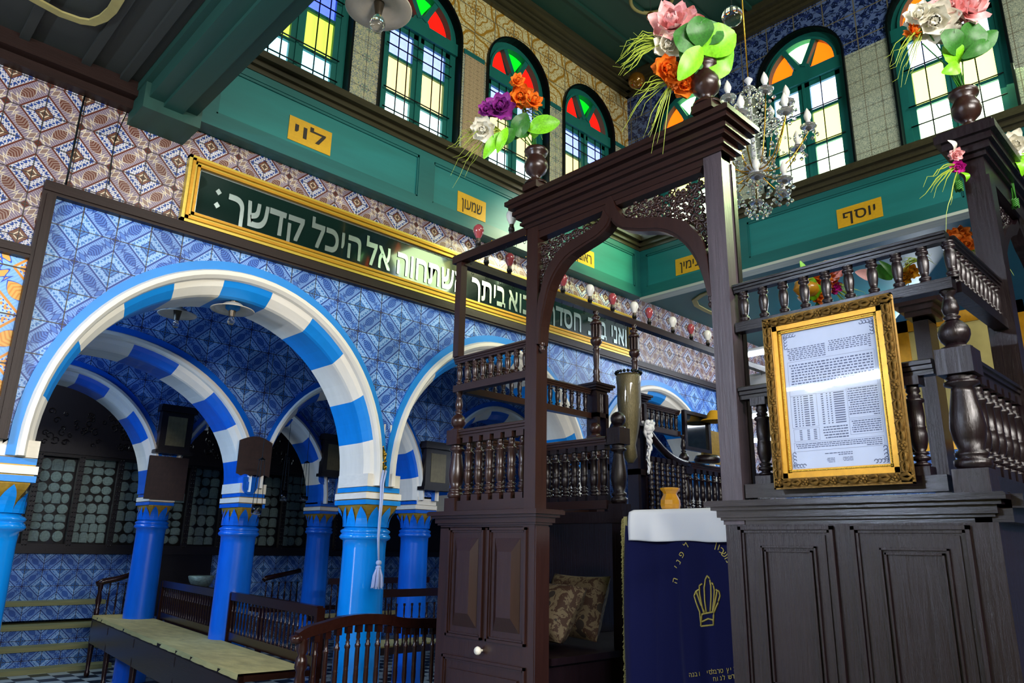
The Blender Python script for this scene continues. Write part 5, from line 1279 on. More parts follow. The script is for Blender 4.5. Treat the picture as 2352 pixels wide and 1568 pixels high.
bouquet('white blossom with green leaves hanging beside the side canopy at the right edge', (3.6, .60, 3.02), None,
    [(2322, 335, .07, m_petalw, 0, 'white flower'), (2310, 350, .05, m_petalw, .02, 'white flower')],
    [(2325, 360, 2350, 385, .04, m_leaf, 0), (2320, 370, 2345, 400, .03, m_leaf, .02), (2315, 365, 2330, 410, .02, m_leaf, .03)], [(2330, 330, [(1, .5, 0), (.8, -.6, 0)], .12, 12)], 71)
bouquet('small magenta flower with drooping grass left of the side canopy post', (3.15, .70, 2.97), None,
    [(2200, 383, .032, m_petalm, 0, 'magenta flower'), (2195, 355, .03, m_petalp, 0, 'pink flower')], [(2190, 350, 2170, 325, .01, m_petalw, 0), (2205, 395, 2212, 420, .01, m_leaf, 0)], [(2205, 380, [(-.9, -.2, 0), (-.3, -1, 0)], .16, 9)], 81)
bouquet('orange and yellow bouquet glowing behind the gallery rail above the framed notice', at(1878, 695, (4.4, 1.75, 2.55)), None,
    [(1868, 650, .085, m_petalo, 0, 'orange flower'), (1895, 640, .08, m_petalo, 0, 'orange flower'), (1880, 675, .07, m_petalo, .02, 'orange flower'), (1910, 625, .08, m_petalp, 0, 'pink flower'), (1915, 660, .05, m_petalm, 0, 'magenta flower')],
    [(1860, 690, 1835, 630, .06, m_leaf, .02), (1865, 690, 1850, 650, .05, m_leaf, .04), (1870, 690, 1835, 600, .03, m_leaf, 0)], [(1900, 660, [(1, .4, 0), (.9, -.2, 0), (1, 0, 0)], .25, 22)], 91)
bouquet('orange and cream blossoms behind the right corner of the gallery rail', at(2215, 600, (3.6, 1.0, 2.62)), None,
    [(2185, 548, .05, m_petalo, 0, 'orange flower'), (2205, 540, .05, m_petalo, 0, 'orange flower'), (2210, 565, .05, m_petalo, .02, 'orange flower'), (2225, 592, .045, m_petalw, 0, 'cream flower')],
    [(2215, 580, 2240, 560, .01, m_leaf, 0), (2200, 560, 2180, 540, .02, m_petalo, 0)], [(2215, 575, [(1, .2, 0), (.9, -.4, 0), (1, -.1, 0)], .16, 22)], 101)
bouquet('dry leafy bouquet behind the last balusters of the gallery rail', at(2075, 665, (4.2, 1.2, 2.6)), None,
    [(2090, 625, .05, m_cup, 0, 'tan dried flower'), (2075, 640, .045, m_cup, 0, 'tan dried flower')],
    [(2010, 640, 1960, 625, .03, m_petalp, 0), (2050, 640, 1985, 612, .035, m_leafd, 0), (2060, 650, 2010, 600, .02, m_leafd, .02)], [(2110, 600, [(-1, .2, 0), (.6, .6, 0), (-.8, .5, 0)], .12, 16)], 111)
tag(MB().tube([at(1840 + 8 * math.sin(k * 1.1), 690 - k * 7, (4.2, 1.9, 2.5)) for k in range(9)], .03, 8).ball(at(1855, 665, (4.2, 1.9, 2.5)), .07, 10, sz=.7).build('cloth_bow', m_cup), 'tan twisted cloth bow behind the gallery rail, left of the glowing orange bouquet', 'cloth')
# ------------------------------------------------------------------ chandelier
CC = onX(1735, 395, 4.3); cz = CC.z
t = thing('chandelier', (CC.x, CC.y, CT), 'crystal chandelier with white candle lamps hanging right of the canopy', 'chandelier')
MB().tube([(CC.x, CC.y, CT), (CC.x, CC.y, cz + .75)], .006, 6).lathe([(.01, 0), (.05, .01), (.06, .04), (.02, .08), (.01, .1)], (CC.x, CC.y, CT - .1), 14).build('chain', m_brass, t)
m = MB().lathe([(.0, 0), (.03, .01), (.07, .04), (.08, .055), (.03, .07), (.02, .09), (.015, .3), (.03, .34), (.012, .4), (.012, .72), (.03, .75), (0, .78)], (CC.x, CC.y, cz - .03), 18); m.build('central_stem', m_steel, t)
def cup_at(p, parent, k):
    m = MB().lathe([(.01, -.02), (.03, -.012), (.05, .0), (.055, .012), (.04, .008), (.0, .004)], p, 14); m.build('drip_pan', m_crystal, parent)
    m = MB().lathe([(.015, 0), (.015, .05)], p, 10); m.build('candle_sleeve', m_steel, parent)
    MB().lathe([(.012, .05), (.022, .07), (.025, .09), (.018, .115), (.006, .14), (0, .15)], p, 12).build('candle_bulb', m_bulbw, parent)
arms = []
for lv, (R_, n, h0, ph) in enumerate(((.36, 8, .22, .3), (.24, 6, .45, .9), (.2, 6, -.16, .5))):
    for i in range(n):
        a = ph + 2 * PI * i / n; dx, dy = math.cos(a), math.sin(a); path = []
        for q in range(12):
            f = q / 11; r = R_ * f; z = cz + .02 + (h0 - .02) * f ** 2.2 - .06 * math.sin(PI * f) + (.0 if lv < 2 else 0); path.append((CC.x + dx * r, CC.y + dy * r, z))
        o = MB().tube(path, .005, 6).build('arm', m_brass, t); cup_at(Vector(path[-1]) + Vector((0, 0, .02)), o, 0)
        arms.append(path[-1])
pend = MB().lathe([(0, -.034), (.012, -.022), (.015, -.012), (.009, -.004), (0, .004)], (0, 0, 0), 6, sm=False).build('crystal_drop', m_crystal, None, (0, 0, 0)); bead = MB().ball((0, 0, 0), .010, 6).build('crystal_bead', m_crystal, None, (0, 0, 0))
rest = MB(); ND = [0, 0]
def drop(p, s_):
    k = 1 if s_ else 0; src = pend if s_ else bead
    if ND[k] < 95:
        o = src if ND[k] == 0 else src.copy()
        if ND[k]: COL.objects.link(o)
        o.parent = t; o.location = Vector(p) - Vector(t.location)
    elif s_: rest.lathe([(0, -.034), (.012, -.022), (.015, -.012), (.009, -.004), (0, .004)], p, 6, sm=False)
    else: rest.ball(p, .010, 6)
    ND[k] += 1
for (x, y, z) in arms:
    for k in range(6): a = k * 1.047; drop((x + .05 * math.cos(a), y + .05 * math.sin(a), z - .02), 1)
    for q in range(1, 11):
        f = q / 11; sag = .12 * math.sin(PI * f); drop((x + (CC.x - x) * f * .92, y + (CC.y - y) * f * .92, z + (cz + .45 - z) * f - sag), 0)
for k in range(14):
    a = k * PI / 7
    for q in range(16): r = .03 + .13 * math.sin(PI * q / 16); drop((CC.x + r * math.cos(a), CC.y + r * math.sin(a), cz + .66 - q * .05), q % 2 == 0)
for k in range(10):
    a = k * PI / 5
    for q in range(7): r = .18 - .02 * q; drop((CC.x + r * math.cos(a), CC.y + r * math.sin(a), cz - .05 - q * .045), q % 2)
tag(rest.build('crystal_strings', m_crystal, t), 'strings of clear crystal drops', kind='stuff')
# ------------------------------------------------------------------ enamel pendant at the top, balls, wall disc lamps
def disc_lamp(label, c, R_, tilt, bs=1.0, ground=None, mat=None):
    t = thing('enamel_lamp', c, label, 'lamp', 'white enamel disc lamps'); c = Vector(c)
    m = MB().lathe([(.03, .05), (.06, .045), (R_ * .6, .02), (R_, 0.0), (R_ * .98, -.004), (R_ * .6, .012), (.05, .035), (.03, .04)], c, 36)
    m.build('shade', mat or m_enamel, t)
    MB().lathe([(.035, .06), (.03, .02), (.022, -.03), (.02, -.05)], c, 14).build('socket', m_sock, t)
    MB().lathe([(r * bs, -.05 + (z + .05) * bs) for r, z in [(.0, -.165), (.025, -.158), (.042, -.135), (.047, -.11), (.038, -.08), (.02, -.05)]], c, 16).build('bulb', m_glassc, t)
    return t
PL = onZ(870, 20, 4.62)
t = disc_lamp('large enamel pendant lamp shade with a clear bulb hanging at the top of the picture', (PL.x, PL.y, PL.z), .20, 0)
MB().tube([(PL.x, PL.y, PL.z + .05), (PL.x, PL.y, CT)], .004, 5).build('cord', m_iron, t)
for px, py, y, lab in ((534, 712, 5.0, 'cream disc lamp under the crown of the large arch, the right of two'), (407, 722, 5.8, 'white disc lamp with a clear bulb under the large arch, the left of two')):
    p = onY(px, py, y); t = disc_lamp(lab, (p.x, p.y, p.z), .15 if y < 5.5 else .145, 0, .55)
    ztop = (3.14 if y < 5.5 else CZ)
    MB().tube([(p.x, p.y, p.z + .05), (p.x, p.y, ztop)], .012 if y < 5.5 else .004, 8).build('hanger', m_azure if y < 5.5 else m_iron, t)
    if y < 5.5: MB().lathe([(.05, 0), (.05, -.03), (.03, -.045)], (p.x, p.y, ztop - .005), 16).build('ceiling_rose', m_azure, t)
p = onX(2105, 795, 7.6); t = disc_lamp('white disc lamp right of the framed notice, below the dark capital', tuple(p), .2, 0); MB().tube([p + Vector((0, 0, .05)), (p.x, p.y, CZ)], .004, 5).build('hanger', m_iron, t)
for nm, p, r, mt, lab in (('glass_ball', onX(1462, 185, 6.2), .10, m_orb, 'amber glass ball hanging in the dark corner of the upper ceiling'), ('glass_ball', onX(1682, 38, 4.5), .08, m_glassc, 'clear glass ball hanging above the chandelier'), ('glass_ball', onX(1495, 38, 4.5), .04, m_orb, 'tiny brass ball pendant near the ceiling ring')):
    t = thing(nm, tuple(p), lab, 'hanging ball'); MB().ball(tuple(p), r, 20).build('ball', mt, t); MB().tube([p + Vector((0, 0, r * .95)), (p.x, p.y, CT)], .003, 5).build('cord', m_iron, t)
c = onZ(1497, 0, CT - .05); m = MB()
m.tube([(c.x + .22 * math.cos(a), c.y + .22 * math.sin(a), CT - .03) for a in [i * PI / 16 for i in range(33)]], .02, 8); tag(m.build('ceiling_ring', m_pale), 'pale ring moulding on the green upper ceiling', 'ceiling ring')
# ------------------------------------------------------------------ column dressings
t = thing('tassel', (3.33, 4.80, 1.1), 'pale blue corded tassel hanging from gilt hooks on the foreground column', 'tassel')
pa = [onY(x, y, 4.78) for x, y in ((884, 1080), (878, 1110), (876, 1150), (872, 1195), (869, 1235), (870, 1292))]
m = MB()
for o in (-.012, .012): m.tube([p + Vector((o * (1 - i / 5), 0, 0)) for i, p in enumerate(pa)], .0075, 6)
m.build('cord', m_tassel, t)
m = MB(); p = pa[-1]; m.ball(p, .022, 12, sz=.9); m.lathe([(.012, -.02), (.022, -.03), (.02, -.038)], p, 12)
rr = random.Random(6)
for k in range(60): a = rr.random() * 6.28; r1 = rr.uniform(.012, .045); m.tube([p + Vector((.012 * math.cos(a), .012 * math.sin(a), -.03)), p + Vector((r1 * .8 * math.cos(a), r1 * .8 * math.sin(a), -.09)), p + Vector((r1 * math.cos(a), r1 * math.sin(a), -.175 + rr.uniform(-.01, .01)))], .0035, 4)
m.build('tassel_head', m_tassel, t)
for y0_, y1_, lab in ((1026, 1062, 'upper gilt hook above the tassel on the foreground column'), (1062, 1085, 'lower gilt hook holding the tassel cord')):
    a = onY(879, y0_, 4.84); b = onY(882, y1_, 4.84)
    m = MB().tube([a, (a + b) / 2 + Vector((0, -.015, 0)), b, b + Vector((0, -.03, .01))], [.01, .016, .012, .006], 8); m.ball(a, .014, 8); m.ball((a + b) / 2 + Vector((0, -.02, 0)), .018, 8)
    tag(m.build('gilt_hook', m_brass), lab, 'hook')
# curved drip of moulding on the block of the front column (white teardrop)
m = MB(); x_, z_ = 3.31, 2.08; m.tube([(x_ + .045 * math.cos(a), 4.845, z_ + .045 * math.sin(a)) for a in [PI + i * PI / 10 for i in range(11)]], .008, 6); m.tube([(x_ - .045, 4.845, z_), (x_ - .03, 4.845, 2.42)], .008, 6); m.tube([(x_ + .045, 4.845, z_), (x_ + .03, 4.845, 2.42)], .008, 6)
S(m.build('trim_23', m_cream))
def tablet(lab, x, y, z, w, h):
    m = MB(); pts = [(w * math.cos(-PI * k / 12), w * math.sin(-PI * k / 12)) for k in range(13)]; pts = [(w, h)] + pts + [(-w, h)]
    m.prismY([(x + a, z + b) for a, b in pts], y - .02, y); m.prismY([(x + a * .5, z + b * .5) for a, b in pts], y - .03, y - .02)
    tag(m.build('blue_tablet', m_deep), lab, 'wall tablet', 'blue rounded tablets on the column blocks')
p = onY(572, 1118, 6.8); tablet('blue rounded tablet under the brown metal plate', p.x, 6.8, p.z, .07, .09)
p = onY(988, 1120, 6.8); tablet('blue rounded tablet left of the brown cupboard cornice', p.x, 6.8, p.z, .06, .08)
p = onY(742, 1100, 9.1); tablet('dark blue tablet behind the hanging oil lamp', p.x, 9.1, p.z, .07, .16)
# brown metal plate
a = onY(552, 1005, 6.75); b = onY(617, 1097, 6.75); m = MB(); n = 14; pts = [(a.x + (b.x - a.x) * k / n, a.z - .02 + .05 * math.sin(PI * k / n)) for k in range(n + 1)]; bot = [(b.x - (b.x - a.x) * k / n, b.z + .018 * abs(math.sin(3.5 * PI * k / n))) for k in range(n + 1)]
m.prismY(pts + bot, 6.74, 6.76); tag(m.build('metal_plate', m_hang), 'brown scalloped metal plate hanging on the second row column', 'plaque')
# dark wood wall cabinets on the third row and by the cupboard
def wallcab(lab, a, b, y, ins=None):
    t = thing('wall_case', ((a.x + b.x) / 2, y, b.z), lab, 'wall case', 'small glazed wall cases')
    MB().box((a.x, y - .10, b.z), (b.x, y, a.z)).box((a.x - .03, y - .13, a.z), (b.x + .03, y, a.z + .05)).box((a.x - .02, y - .12, a.z + .05), (b.x + .02, y, a.z + .08)).box((a.x - .03, y - .13, b.z - .04), (b.x + .03, y, b.z)).build('body', m_case, t)
    w = b.x - a.x; h = a.z - b.z
    bx('door_panel', (a.x + w * .2, y - .105, b.z + h * .12), (b.x - w * .2, y - .10, a.z - h * .12), plain('faded brown panel', '6a6244', .4, var=.2) if ins is None else ins, t)
wallcab('dark wall case above the rear blue column at left', onY(368, 945, 9.1), onY(428, 1040, 9.1), 9.1)
wallcab('glazed dark wall case right of the tassel', onY(968, 1030, 6.8), onY(1020, 1122, 6.8), 6.8)
wallcab('pale panelled wall case left of the big bright column', onY(738, 1010, 9.1), onY(778, 1092, 9.1), 9.1)
a = onY(345, 1045, 9.05); b = onY(420, 1150, 9.05); t = bx('dark_board', (a.x, 9.03, b.z), (b.x, 9.07, a.z), m_hang); tag(t, 'large dark brown board behind the capital of the rear blue column', 'board')
# hanging glass oil lamps
def oil(lab, p, top, r=.045, h=.09):
    t = thing('oil_lamp', tuple(p), lab, 'oil lamp', 'hanging glass oil lamps')
    MB().lathe([(r * .8, 0), (r, h * .3), (r, h), (r * .92, h), (r * .9, h * .1), (0, h * .05)], p, 16).build('glass_cup', m_glassc, t)
    m = MB()
    for k in range(3): q = 2 * PI * k / 3; m.tube([Vector(p) + Vector((r * math.cos(q), r * math.sin(q), h)), Vector(p) + Vector((r * .6 * math.cos(q), r * .6 * math.sin(q), h + .38)), Vector(p) + Vector((0, 0, h + .40))], .003, 4)
    m.tube([Vector(p) + Vector((0, 0, h + .4)), (p[0], p[1], top)], .003, 4); m.lathe([(.0, .42), (.03, .40), (.032, .395)], Vector(p) + Vector((0, 0, h - .01)), 10); m.build('hanging_wires', m_iron, t)
oil('glass oil lamp on three wires in front of the narrow blue column', onY(697, 1150, 7.9), CZ, .05, .05)
oil('square-looking glass lamp hanging at the second row capital', onY(588, 1182, 6.3), 3.2, .045, .09)
oil('faint glass oil lamp hanging before the plaque cases', onY(650, 1150, 8.2), CZ, .045, .12)
# ------------------------------------------------------------------ benches
def bench_long():
    # skewed bench through the columns: local v along the seat, u across
    A = Vector((2.86, 9.95)); B = Vector((2.40, 5.05)); d = (B - A); ln = d.length; u = d.normalized(); n = Vector((u.y, -u.x)) # n towards -x? fixed below
    if n.x > 0: n = -n
    H = .66; W = .50
    def q(f, w, z): p = A + u * f + (-n) * w; return (p.x, p.y, z)   # w grows towards +x (back)
    def bar(m, f0, f1, w0, w1, z0, z1):
        vs = [q(f, w, z) for f in (f0, f1) for w in (w0, w1) for z in (z0, z1)]; m.add(vs, [(0, 1, 3, 2), (4, 6, 7, 5), (0, 4, 5, 1), (2, 3, 7, 6), (0, 2, 6, 4), (1, 5, 7, 3)])
    t = thing('long_bench', (A.x, A.y, 0), 'long dark wooden bench with spindle back running between the blue columns', 'bench')
    m = MB(); bar(m, 0, ln, 0, W, H - .05, H - .012); bar(m, 0, ln, 0, .035, H - .13, H - .012); bar(m, 0, ln, 0, .03, H - .30, H - .13); m.build('seat', m_bench, t)
    for f in (.03, .9, ln * .42, ln * .7, ln - .05):
        m = MB(); c = q(f, .03, 0); m.lathe([(.02, 0), (.03, .02), (.03, .05), (.02, .07), (.028, .2), (.035, .4), (.024, .5), (.034, .53), (.034, H - .06)], c, 10); m.build('leg', m_bench, t)
    for f0, f1 in ((.75, 2.72), (3.05, ln - .02)):
        m = MB(); bar(m, f0, f1, W + .02, W + .07, 1.0, 1.07); m.build('handrail', m_bench, t)
        m = MB(); bar(m, f0, f1, W + .03, W + .06, H, H + .07); m.build('bottom_rail', m_bench, t)
        k = int((f1 - f0) / .078); src = mesh_baluster(.27, .012, 'plain', m_bench)
        for i in range(k):
            o = src if i == 0 else src.copy()
            if i: COL.objects.link(o)
            o.parent = t; o.location = Vector(q(f0 + (f1 - f0) * (i + .5) / k, W + .045, H + .07)) - Vector(t.location)
        for f in (f0, f1): m = MB(); bar(m, f - .025, f + .025, W + .015, W + .075, H - .3, 1.06); m.build('back_post', m_bench, t)
    # scrolled arm at the far end
    m = MB(); pts = [q(.03, -.02, 1.0), q(.03, .05, 1.03), q(.03, .2, 1.06), q(.03, .38, 1.12), q(.03, .52, 1.16)]; m.tube(pts, [.03, .036, .032, .03, .03], 8); m.build('armrest', m_bench, t)
    m = MB(); m.lathe([(.03, 0), (.03, .06), (.02, .08), (.034, .16), (.02, .26), (.03, .3), (.03, .34)], q(.03, .03, H), 10); m.build('arm_post', m_bench, t)
    src = mesh_baluster(.36, .013, 'plain', m_bench)
    for i in range(5):
        o = src if i == 0 else src.copy()
        if i: COL.objects.link(o)
        o.parent = t; o.location = Vector(q(.03, .13 + .085 * i, H)) - Vector(t.location)
    # mat with frayed edge
    m = MB(); rr = random.Random(9); n_ = 60; vs = []
    for i in range(n_ + 1):
        f = .02 + (ln - .04) * i / n_
        vs += [q(f, -.004 + rr.uniform(-.008, .006), H - .035), q(f, .0, H), q(f, W * .5, H + .003 * math.sin(i)), q(f, W - .01, H)]
    m.add(vs, [(i * 4 + j, i * 4 + j + 1, i * 4 + j + 5, i * 4 + j + 4) for i in range(n_) for j in range(3)]); o = m.build('woven_mat', m_mat); tag(o, 'long straw mat covering the seat of the bench between the columns', 'mat')
bench_long()
# near bench with arched back rail
t = thing('bench', (2.5, 3.75, 0), 'red brown bench with arched spindle back in front of the foreground column', 'bench')
YN = 3.75
top = [(onY(x, y, YN)) for x, y in ((682, 1452), (705, 1438), (740, 1428), (785, 1415), (830, 1409), (880, 1410), (930, 1418), (1003, 1419))]
m = MB(); C2 = interp([(p.x, p.z) for p in top], 26); n = 26; vs = []
for x, z in C2:
    for dy, dz in ((-.025, 0), (.025, 0), (.025, -.055), (-.025, -.055)): vs.append((x, YN + dy, z + dz))
m.add(vs, [(i * 4 + j, i * 4 + (j + 1) % 4, i * 4 + 4 + (j + 1) % 4, i * 4 + 4 + j) for i in range(n - 1) for j in range(4)] + [(0, 1, 2, 3), (4 * n - 1, 4 * n - 2, 4 * n - 3, 4 * n - 4)]); m.lathe([(0, -.03), (.03, -.02), (.034, 0), (.03, .015), (0, .02)], (C2[0][0], YN, C2[0][1] - .03), 12)
m.build('arched_handrail', m_bench, t)
xs0, xs1 = C2[0][0] + .03, C2[-1][0] + .1
MB().lathe([(.03, 0), (.03, .1), (.022, .12), (.03, .2), (.036, .35), (.03, .5), (.022, .56), (.034, .58), (.03, .62), (.02, .64), (.03, .66), (.028, .72)], (xs0 + .01, YN, .30), 12).build('corner_post', m_bench, t)
MB().box((xs0, YN - .025, .56), (xs1, YN + .025, .62)).box((xs0, YN, .38), (xs1, YN + .5, .42)).build('seat_frame', m_bench, t)
for i in range(13):
    x = xs0 + .085 + .066 * i; z = 1.02 + .0
    zz = min(C2, key=lambda q_: abs(q_[0] - x))[1] - .055
    o = mesh_baluster(zz - .62, .014, 'vase', m_bench); o.parent = t; o.location = Vector((x, YN, .62)) - Vector(t.location)
tag(MB().box((xs0 + .02, YN + .03, .42), (xs1, YN + .5, .435)).build('woven_mat', m_mat), 'straw mat on the seat of the near bench with the arched back', 'mat')
# benches beyond
def small_bench(lab, pA, pB, y, H=.66):
    x0, x1 = pA, pB; t = thing('spindle_bench', (x0, y, 0), lab, 'bench', 'dark spindle benches in the rear aisle')
    MB().box((x0, y, H - .06), (x1, y + .45, H)).box((x0, y + .01, 0), (x0 + .05, y + .06, H)).box((x1 - .05, y + .01, 0), (x1, y + .06, H)).build('seat', m_bench, t)
    MB().box((x0, y - .03, 1.04), (x1, y + .02, 1.11)).build('handrail', m_bench, t)
    n = int((x1 - x0) / .085); src = mesh_baluster(.38, .013, 'plain', m_bench)
    for i in range(n):
        o = src if i == 0 else src.copy()
        if i: COL.objects.link(o)
        o.parent = t; o.location = Vector((x0 + (x1 - x0) * (i + .5) / n, y, H)) - Vector(t.location)
    tag(MB().box((x0 + .01, y + .03, H), (x1 - .01, y + .44, H + .01)).build('woven_mat', m_mat), 'straw mat on the ' + lab, 'mat')
small_bench('dark spindle bench behind the tassel column', 4.9, 6.4, 8.2)
small_bench('dark spindle bench seen between the tassel column and the cupboard', 4.1, 5.0, 6.0, .60)
# sloped arm of a bench behind the second column
t = thing('spindle_bench', (4.6, 9.8, 0), 'bench end with a sloping arm rail behind the second blue column', 'bench', 'dark spindle benches in the rear aisle')
a = onY(610, 1328, 9.9); b = onY(690, 1310, 9.9)
MB().tube([a + Vector((-.03, 0, -.03)), a, b], [.03, .035, .03], 8).build('armrest', m_bench, t)
MB().box((a.x - .02, 9.88, .60), (b.x + .6, 10.3, .66)).box((a.x - .02, 9.9, 0), (a.x + .04, 9.96, .6)).build('seat', m_bench, t)
src = mesh_baluster(.33, .014, 'plain', m_bench)
for i in range(6):
    o = src if i == 0 else src.copy()
    if i: COL.objects.link(o)
    o.parent = t; o.location = Vector((a.x + .02 + (b.x - a.x) * i / 5.5, 9.9, .66)) - Vector(t.location)
# bowl by the dark hatch
p = onY(465, 1335, 9.9); tag(MB().lathe([(.05, 0), (.10, .02), (.14, .08), (.16, .14), (.15, .15), (.0, .08)], (p.x, 9.95, p.z - .08), 18).build('metal_bowl', m_stone), 'dull metal bowl standing behind the bench between two blue columns', 'bowl')
tag(bx('stand', (p.x - .3, 9.8, 0), (p.x + .2, 10.2, p.z - .081), m_bench), 'dark wooden stand carrying the metal bowl', 'stand')
# ------------------------------------------------------------------ right background seen past the framed notice
t = thing('gilt_picture', (8.6, 1.6, 2.3), 'tall pale picture in a yellow gilt frame behind the right newel post', 'picture frame')
X_ = 5.2; a = yz(2095, 720, X_); b = yz(2205, 860, X_)
MB().box((X_, a[0] + .12, 2.15), (X_ + .03, a[0] - .62, 2.2)).box((X_, a[0] + .12, 2.95), (X_ + .03, a[0] - .62, 3.03)).box((X_, a[0] - .62, 2.15), (X_ + .03, a[0] - .54, 3.03)).box((X_, a[0] + .12, 2.15), (X_ + .03, a[0] + .04, 3.03)).build('gilt_frame', m_gold, t)
bx('canvas', (X_ + .01, a[0] + .05, 2.19), (X_ + .02, a[0] - .56, 2.96), m_pale, t)
t = thing('capital_post', (4.6, 1.2, 0), 'dark post with stepped wooden capital behind the gilt framed notice', 'post')
X_ = 4.4; a = yz(2078, 700, X_); b = yz(2150, 700, X_)
MB().box((X_, a[0] - .03, 0), (X_ + .14, b[0] + .05, 2.95)).build('shaft', m_black, t)
m = MB()
for o, z0, z1 in ((.0, 2.78, 2.80), (.03, 2.80, 2.83), (.05, 2.83, 2.86), (.08, 2.86, 2.9), (.06, 2.9, 2.92)): m.box((X_ - o, a[0] - .03 + o, z0), (X_ + .14 + o, b[0] + .05 - o, z1))
m.build('capital', m_wood, t)
p = onX(1738, 872, 6.2); tag(bx('wall_box', (6.2, p.y - .12, p.z - .09), (6.5, p.y + .14, p.z + .06), m_steel), 'white boxy wall unit seen left of the framed notice', 'wall unit')
def tube_lamp(lab, a, b, s=1):
    a, b = Vector(a), Vector(b); t = thing('fluorescent_lamp', tuple((a + b) / 2), lab, 'fluorescent lamp', 'fluorescent tubes')
    MB().tube([a, b], .019, 10).build('tube', m_tubeL, t); w = Vector((.0, 0, .045)); m = MB(); m.tube([a + w, b + w], .024, 6); m.tube([a, a + w], .015, 6); m.tube([b, b + w], .015, 6); m.build('batten', m_steel, t)
for (x, y, X_, dy, lab) in ((1722, 958, 7.4, .35, 'lit fluorescent tube between the right canopy post and the framed notice'), (1740, 1012, 8.2, .2, 'lower lit fluorescent tube left of the framed notice'), (2092, 918, 6.6, .15, 'lit fluorescent tube just right of the framed notice'), (2152, 905, 7.4, .12, 'lit tube between the notice and the large newel post'), (1740, 812, 7.0, .4, 'thin lit tube high behind the gallery rail left of the notice')):
    p = onX(x, y, X_); tube_lamp(lab, (X_, p.y + dy, p.z), (X_, p.y - dy, p.z))
tube_lamp('fluorescent tube on the wall behind the viewer, mirrored in the notice', (-2.3, 3.5, 3.16), (-2.3, 2.3, 3.16))
tube_lamp('second fluorescent tube on the wall behind the viewer', (-2.3, 1.0, 3.16), (-2.3, -.2, 3.16))
S(bx('wall_back', (-3.1, -3, 0), (-2.4, 12.3, CZ), m_pale))
S(bx('wall_right', (-3, -3.1, 0), (10, -3, CT), m_pale))
# arched window light end of aisle
t = thing('lunette', onY(460, 1000, 10.9), 'small bright silver lunette ornament glinting through the second arch', 'ornament')
p = onY(463, 985, 10.9); MB().prismY([(p.x + .12 * math.cos(a), p.z + .12 * math.sin(a)) for a in [i * PI / 14 for i in range(15)]], 10.95, 11.0).build('disc', m_steel, t)
# ------------------------------------------------------------------ camera
cam = bpy.data.objects.new('camera', bpy.data.cameras.new('camera')); COL.objects.link(cam)
cam.matrix_world = Matrix(((RM[0][0], RM[0][1], RM[0][2], 0), (RM[1][0], RM[1][1], RM[1][2], 0), (RM[2][0], RM[2][1], RM[2][2], EYE), (0, 0, 0, 1)))
cam.data.sensor_width = 36; cam.data.lens = F / 2352 * 36; cam.data.clip_start = .05; cam.data.clip_end = 60; sc.camera = cam
# ------------------------------------------------------------------ light
def area(name, loc, target, w, h, power, col):
    l = bpy.data.lights.new(name, 'AREA'); l.shape = 'RECTANGLE'; l.size = w; l.size_y = h; l.energy = power; l.color = col
    o = bpy.data.objects.new(name, l); COL.objects.link(o); o.location = loc; d = Vector(target) - Vector(loc); o.rotation_euler = d.to_track_quat('-Z', 'Y').to_euler(); return o
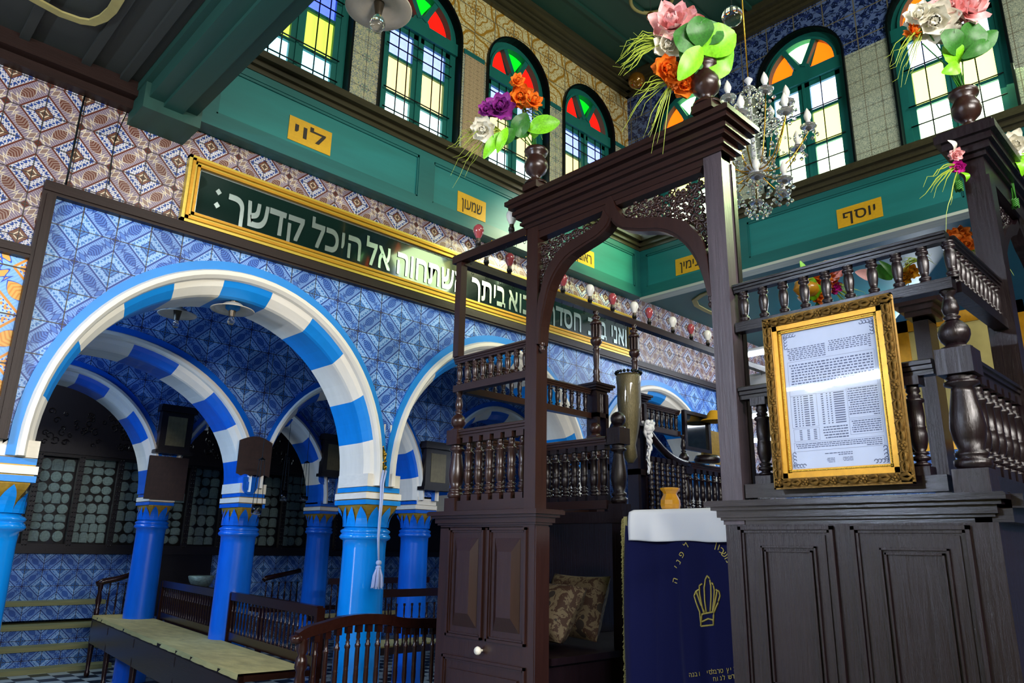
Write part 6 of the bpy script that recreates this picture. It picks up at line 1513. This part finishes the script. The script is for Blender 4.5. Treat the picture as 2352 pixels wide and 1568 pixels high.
# daylight through the opposite clerestory (behind and right of the viewer), tubes of the hall, blue fills added for the aisles
area('daylight_opposite_clerestory', (2.8, -2.8, 6.0), (2.6, 4.9, 3.6), 3.5, 1.3, 150, (1, .97, .9))
area('hall_tube_light', (-2.27, 2.9, 3.16), (3.0, 4.6, 1.6), 1.3, .04, 150, (.66, .78, 1))
area('hall_tube_light_right', (.6, -2.6, 3.4), (1.2, 5.0, 1.9), 3.0, .3, 270, (1, .95, .9))
area('low_fill_light', (-2.35, 4.2, 1.2), (2.5, 1.9, 1.2), .9, 2.0, 20, (.95, .9, 1))  # low fill added for sheen on cupboard and columns; no doorway is built
area('aisle_light', (-2.0, 6.1, 3.6), (4.0, 6.6, 1.4), 1.0, 1.0, 95, (.35, .6, 1))
area('aisle_rear_light', (-1.8, 8.2, 3.9), (3.6, 8.8, .6), 1.0, 1.0, 95, (.38, .6, 1))
area('gallery_daylight', (9.0, 2.5, 4.1), (7.5, 5.0, 1.5), 1.5, .6, 60, (.85, .92, 1))
area('far_window_daylight', (XF - .15, .9, 5.6), (2.4, 1.3, 3.0), 1.0, .8, 26, (.75, 1, .5))
area('ark_fill_light', (1.2, 9.9, 4.2), (3.4, 11.3, 1.9), 1.5, .3, 40, (.8, .95, 1))  # fill added to brighten the plaque cases, without a lamp of its own
def spot(name, loc, tgt, ang, power, col):
    l = bpy.data.lights.new(name, 'SPOT'); l.energy = power; l.color = col; l.spot_size = math.radians(ang); l.spot_blend = 1; l.shadow_soft_size = .12
    o = bpy.data.objects.new(name, l); COL.objects.link(o); o.location = loc; o.rotation_euler = (Vector(tgt) - Vector(loc)).to_track_quat('-Z', 'Y').to_euler()
spot('sun_through_far_window', (XF - .12, 2.3, 5.5), (4.55, 4.8, 4.05), 24, 420, (1, .98, .55))
spot('sun_patch_on_left_beam', (XF - .12, 2.3, 5.5), (4.7, 4.72, 4.55), 16, 380, (1, .95, .75))
spot('sun_through_right_window', (XF - .12, .1, 5.3), (2.6, 1.41, 2.95), 18, 520, (.75, 1, .45))
spot('sun_through_green_pane', (XF - .12, 1.2, 5.2), (5.9, 4.75, 4.5), 22, 800, (.8, 1, .45))
w = bpy.data.worlds.new('world'); sc.world = w; w.use_nodes = True; w.node_tree.nodes['Background'].inputs[0].default_value = (.5, .62, .85, 1); w.node_tree.nodes['Background'].inputs[1].default_value = .16
vs = sc.view_settings; vs.view_transform = 'Standard'; vs.look = 'None'; vs.gamma = 1; vs.use_curve_mapping = False; vs.exposure = .4
sc.cycles.use_denoising = True; sc.cycles.max_bounces = 8; sc.cycles.sample_clamp_indirect = 6; sc.cycles.caustics_reflective = False; sc.cycles.caustics_refractive = False
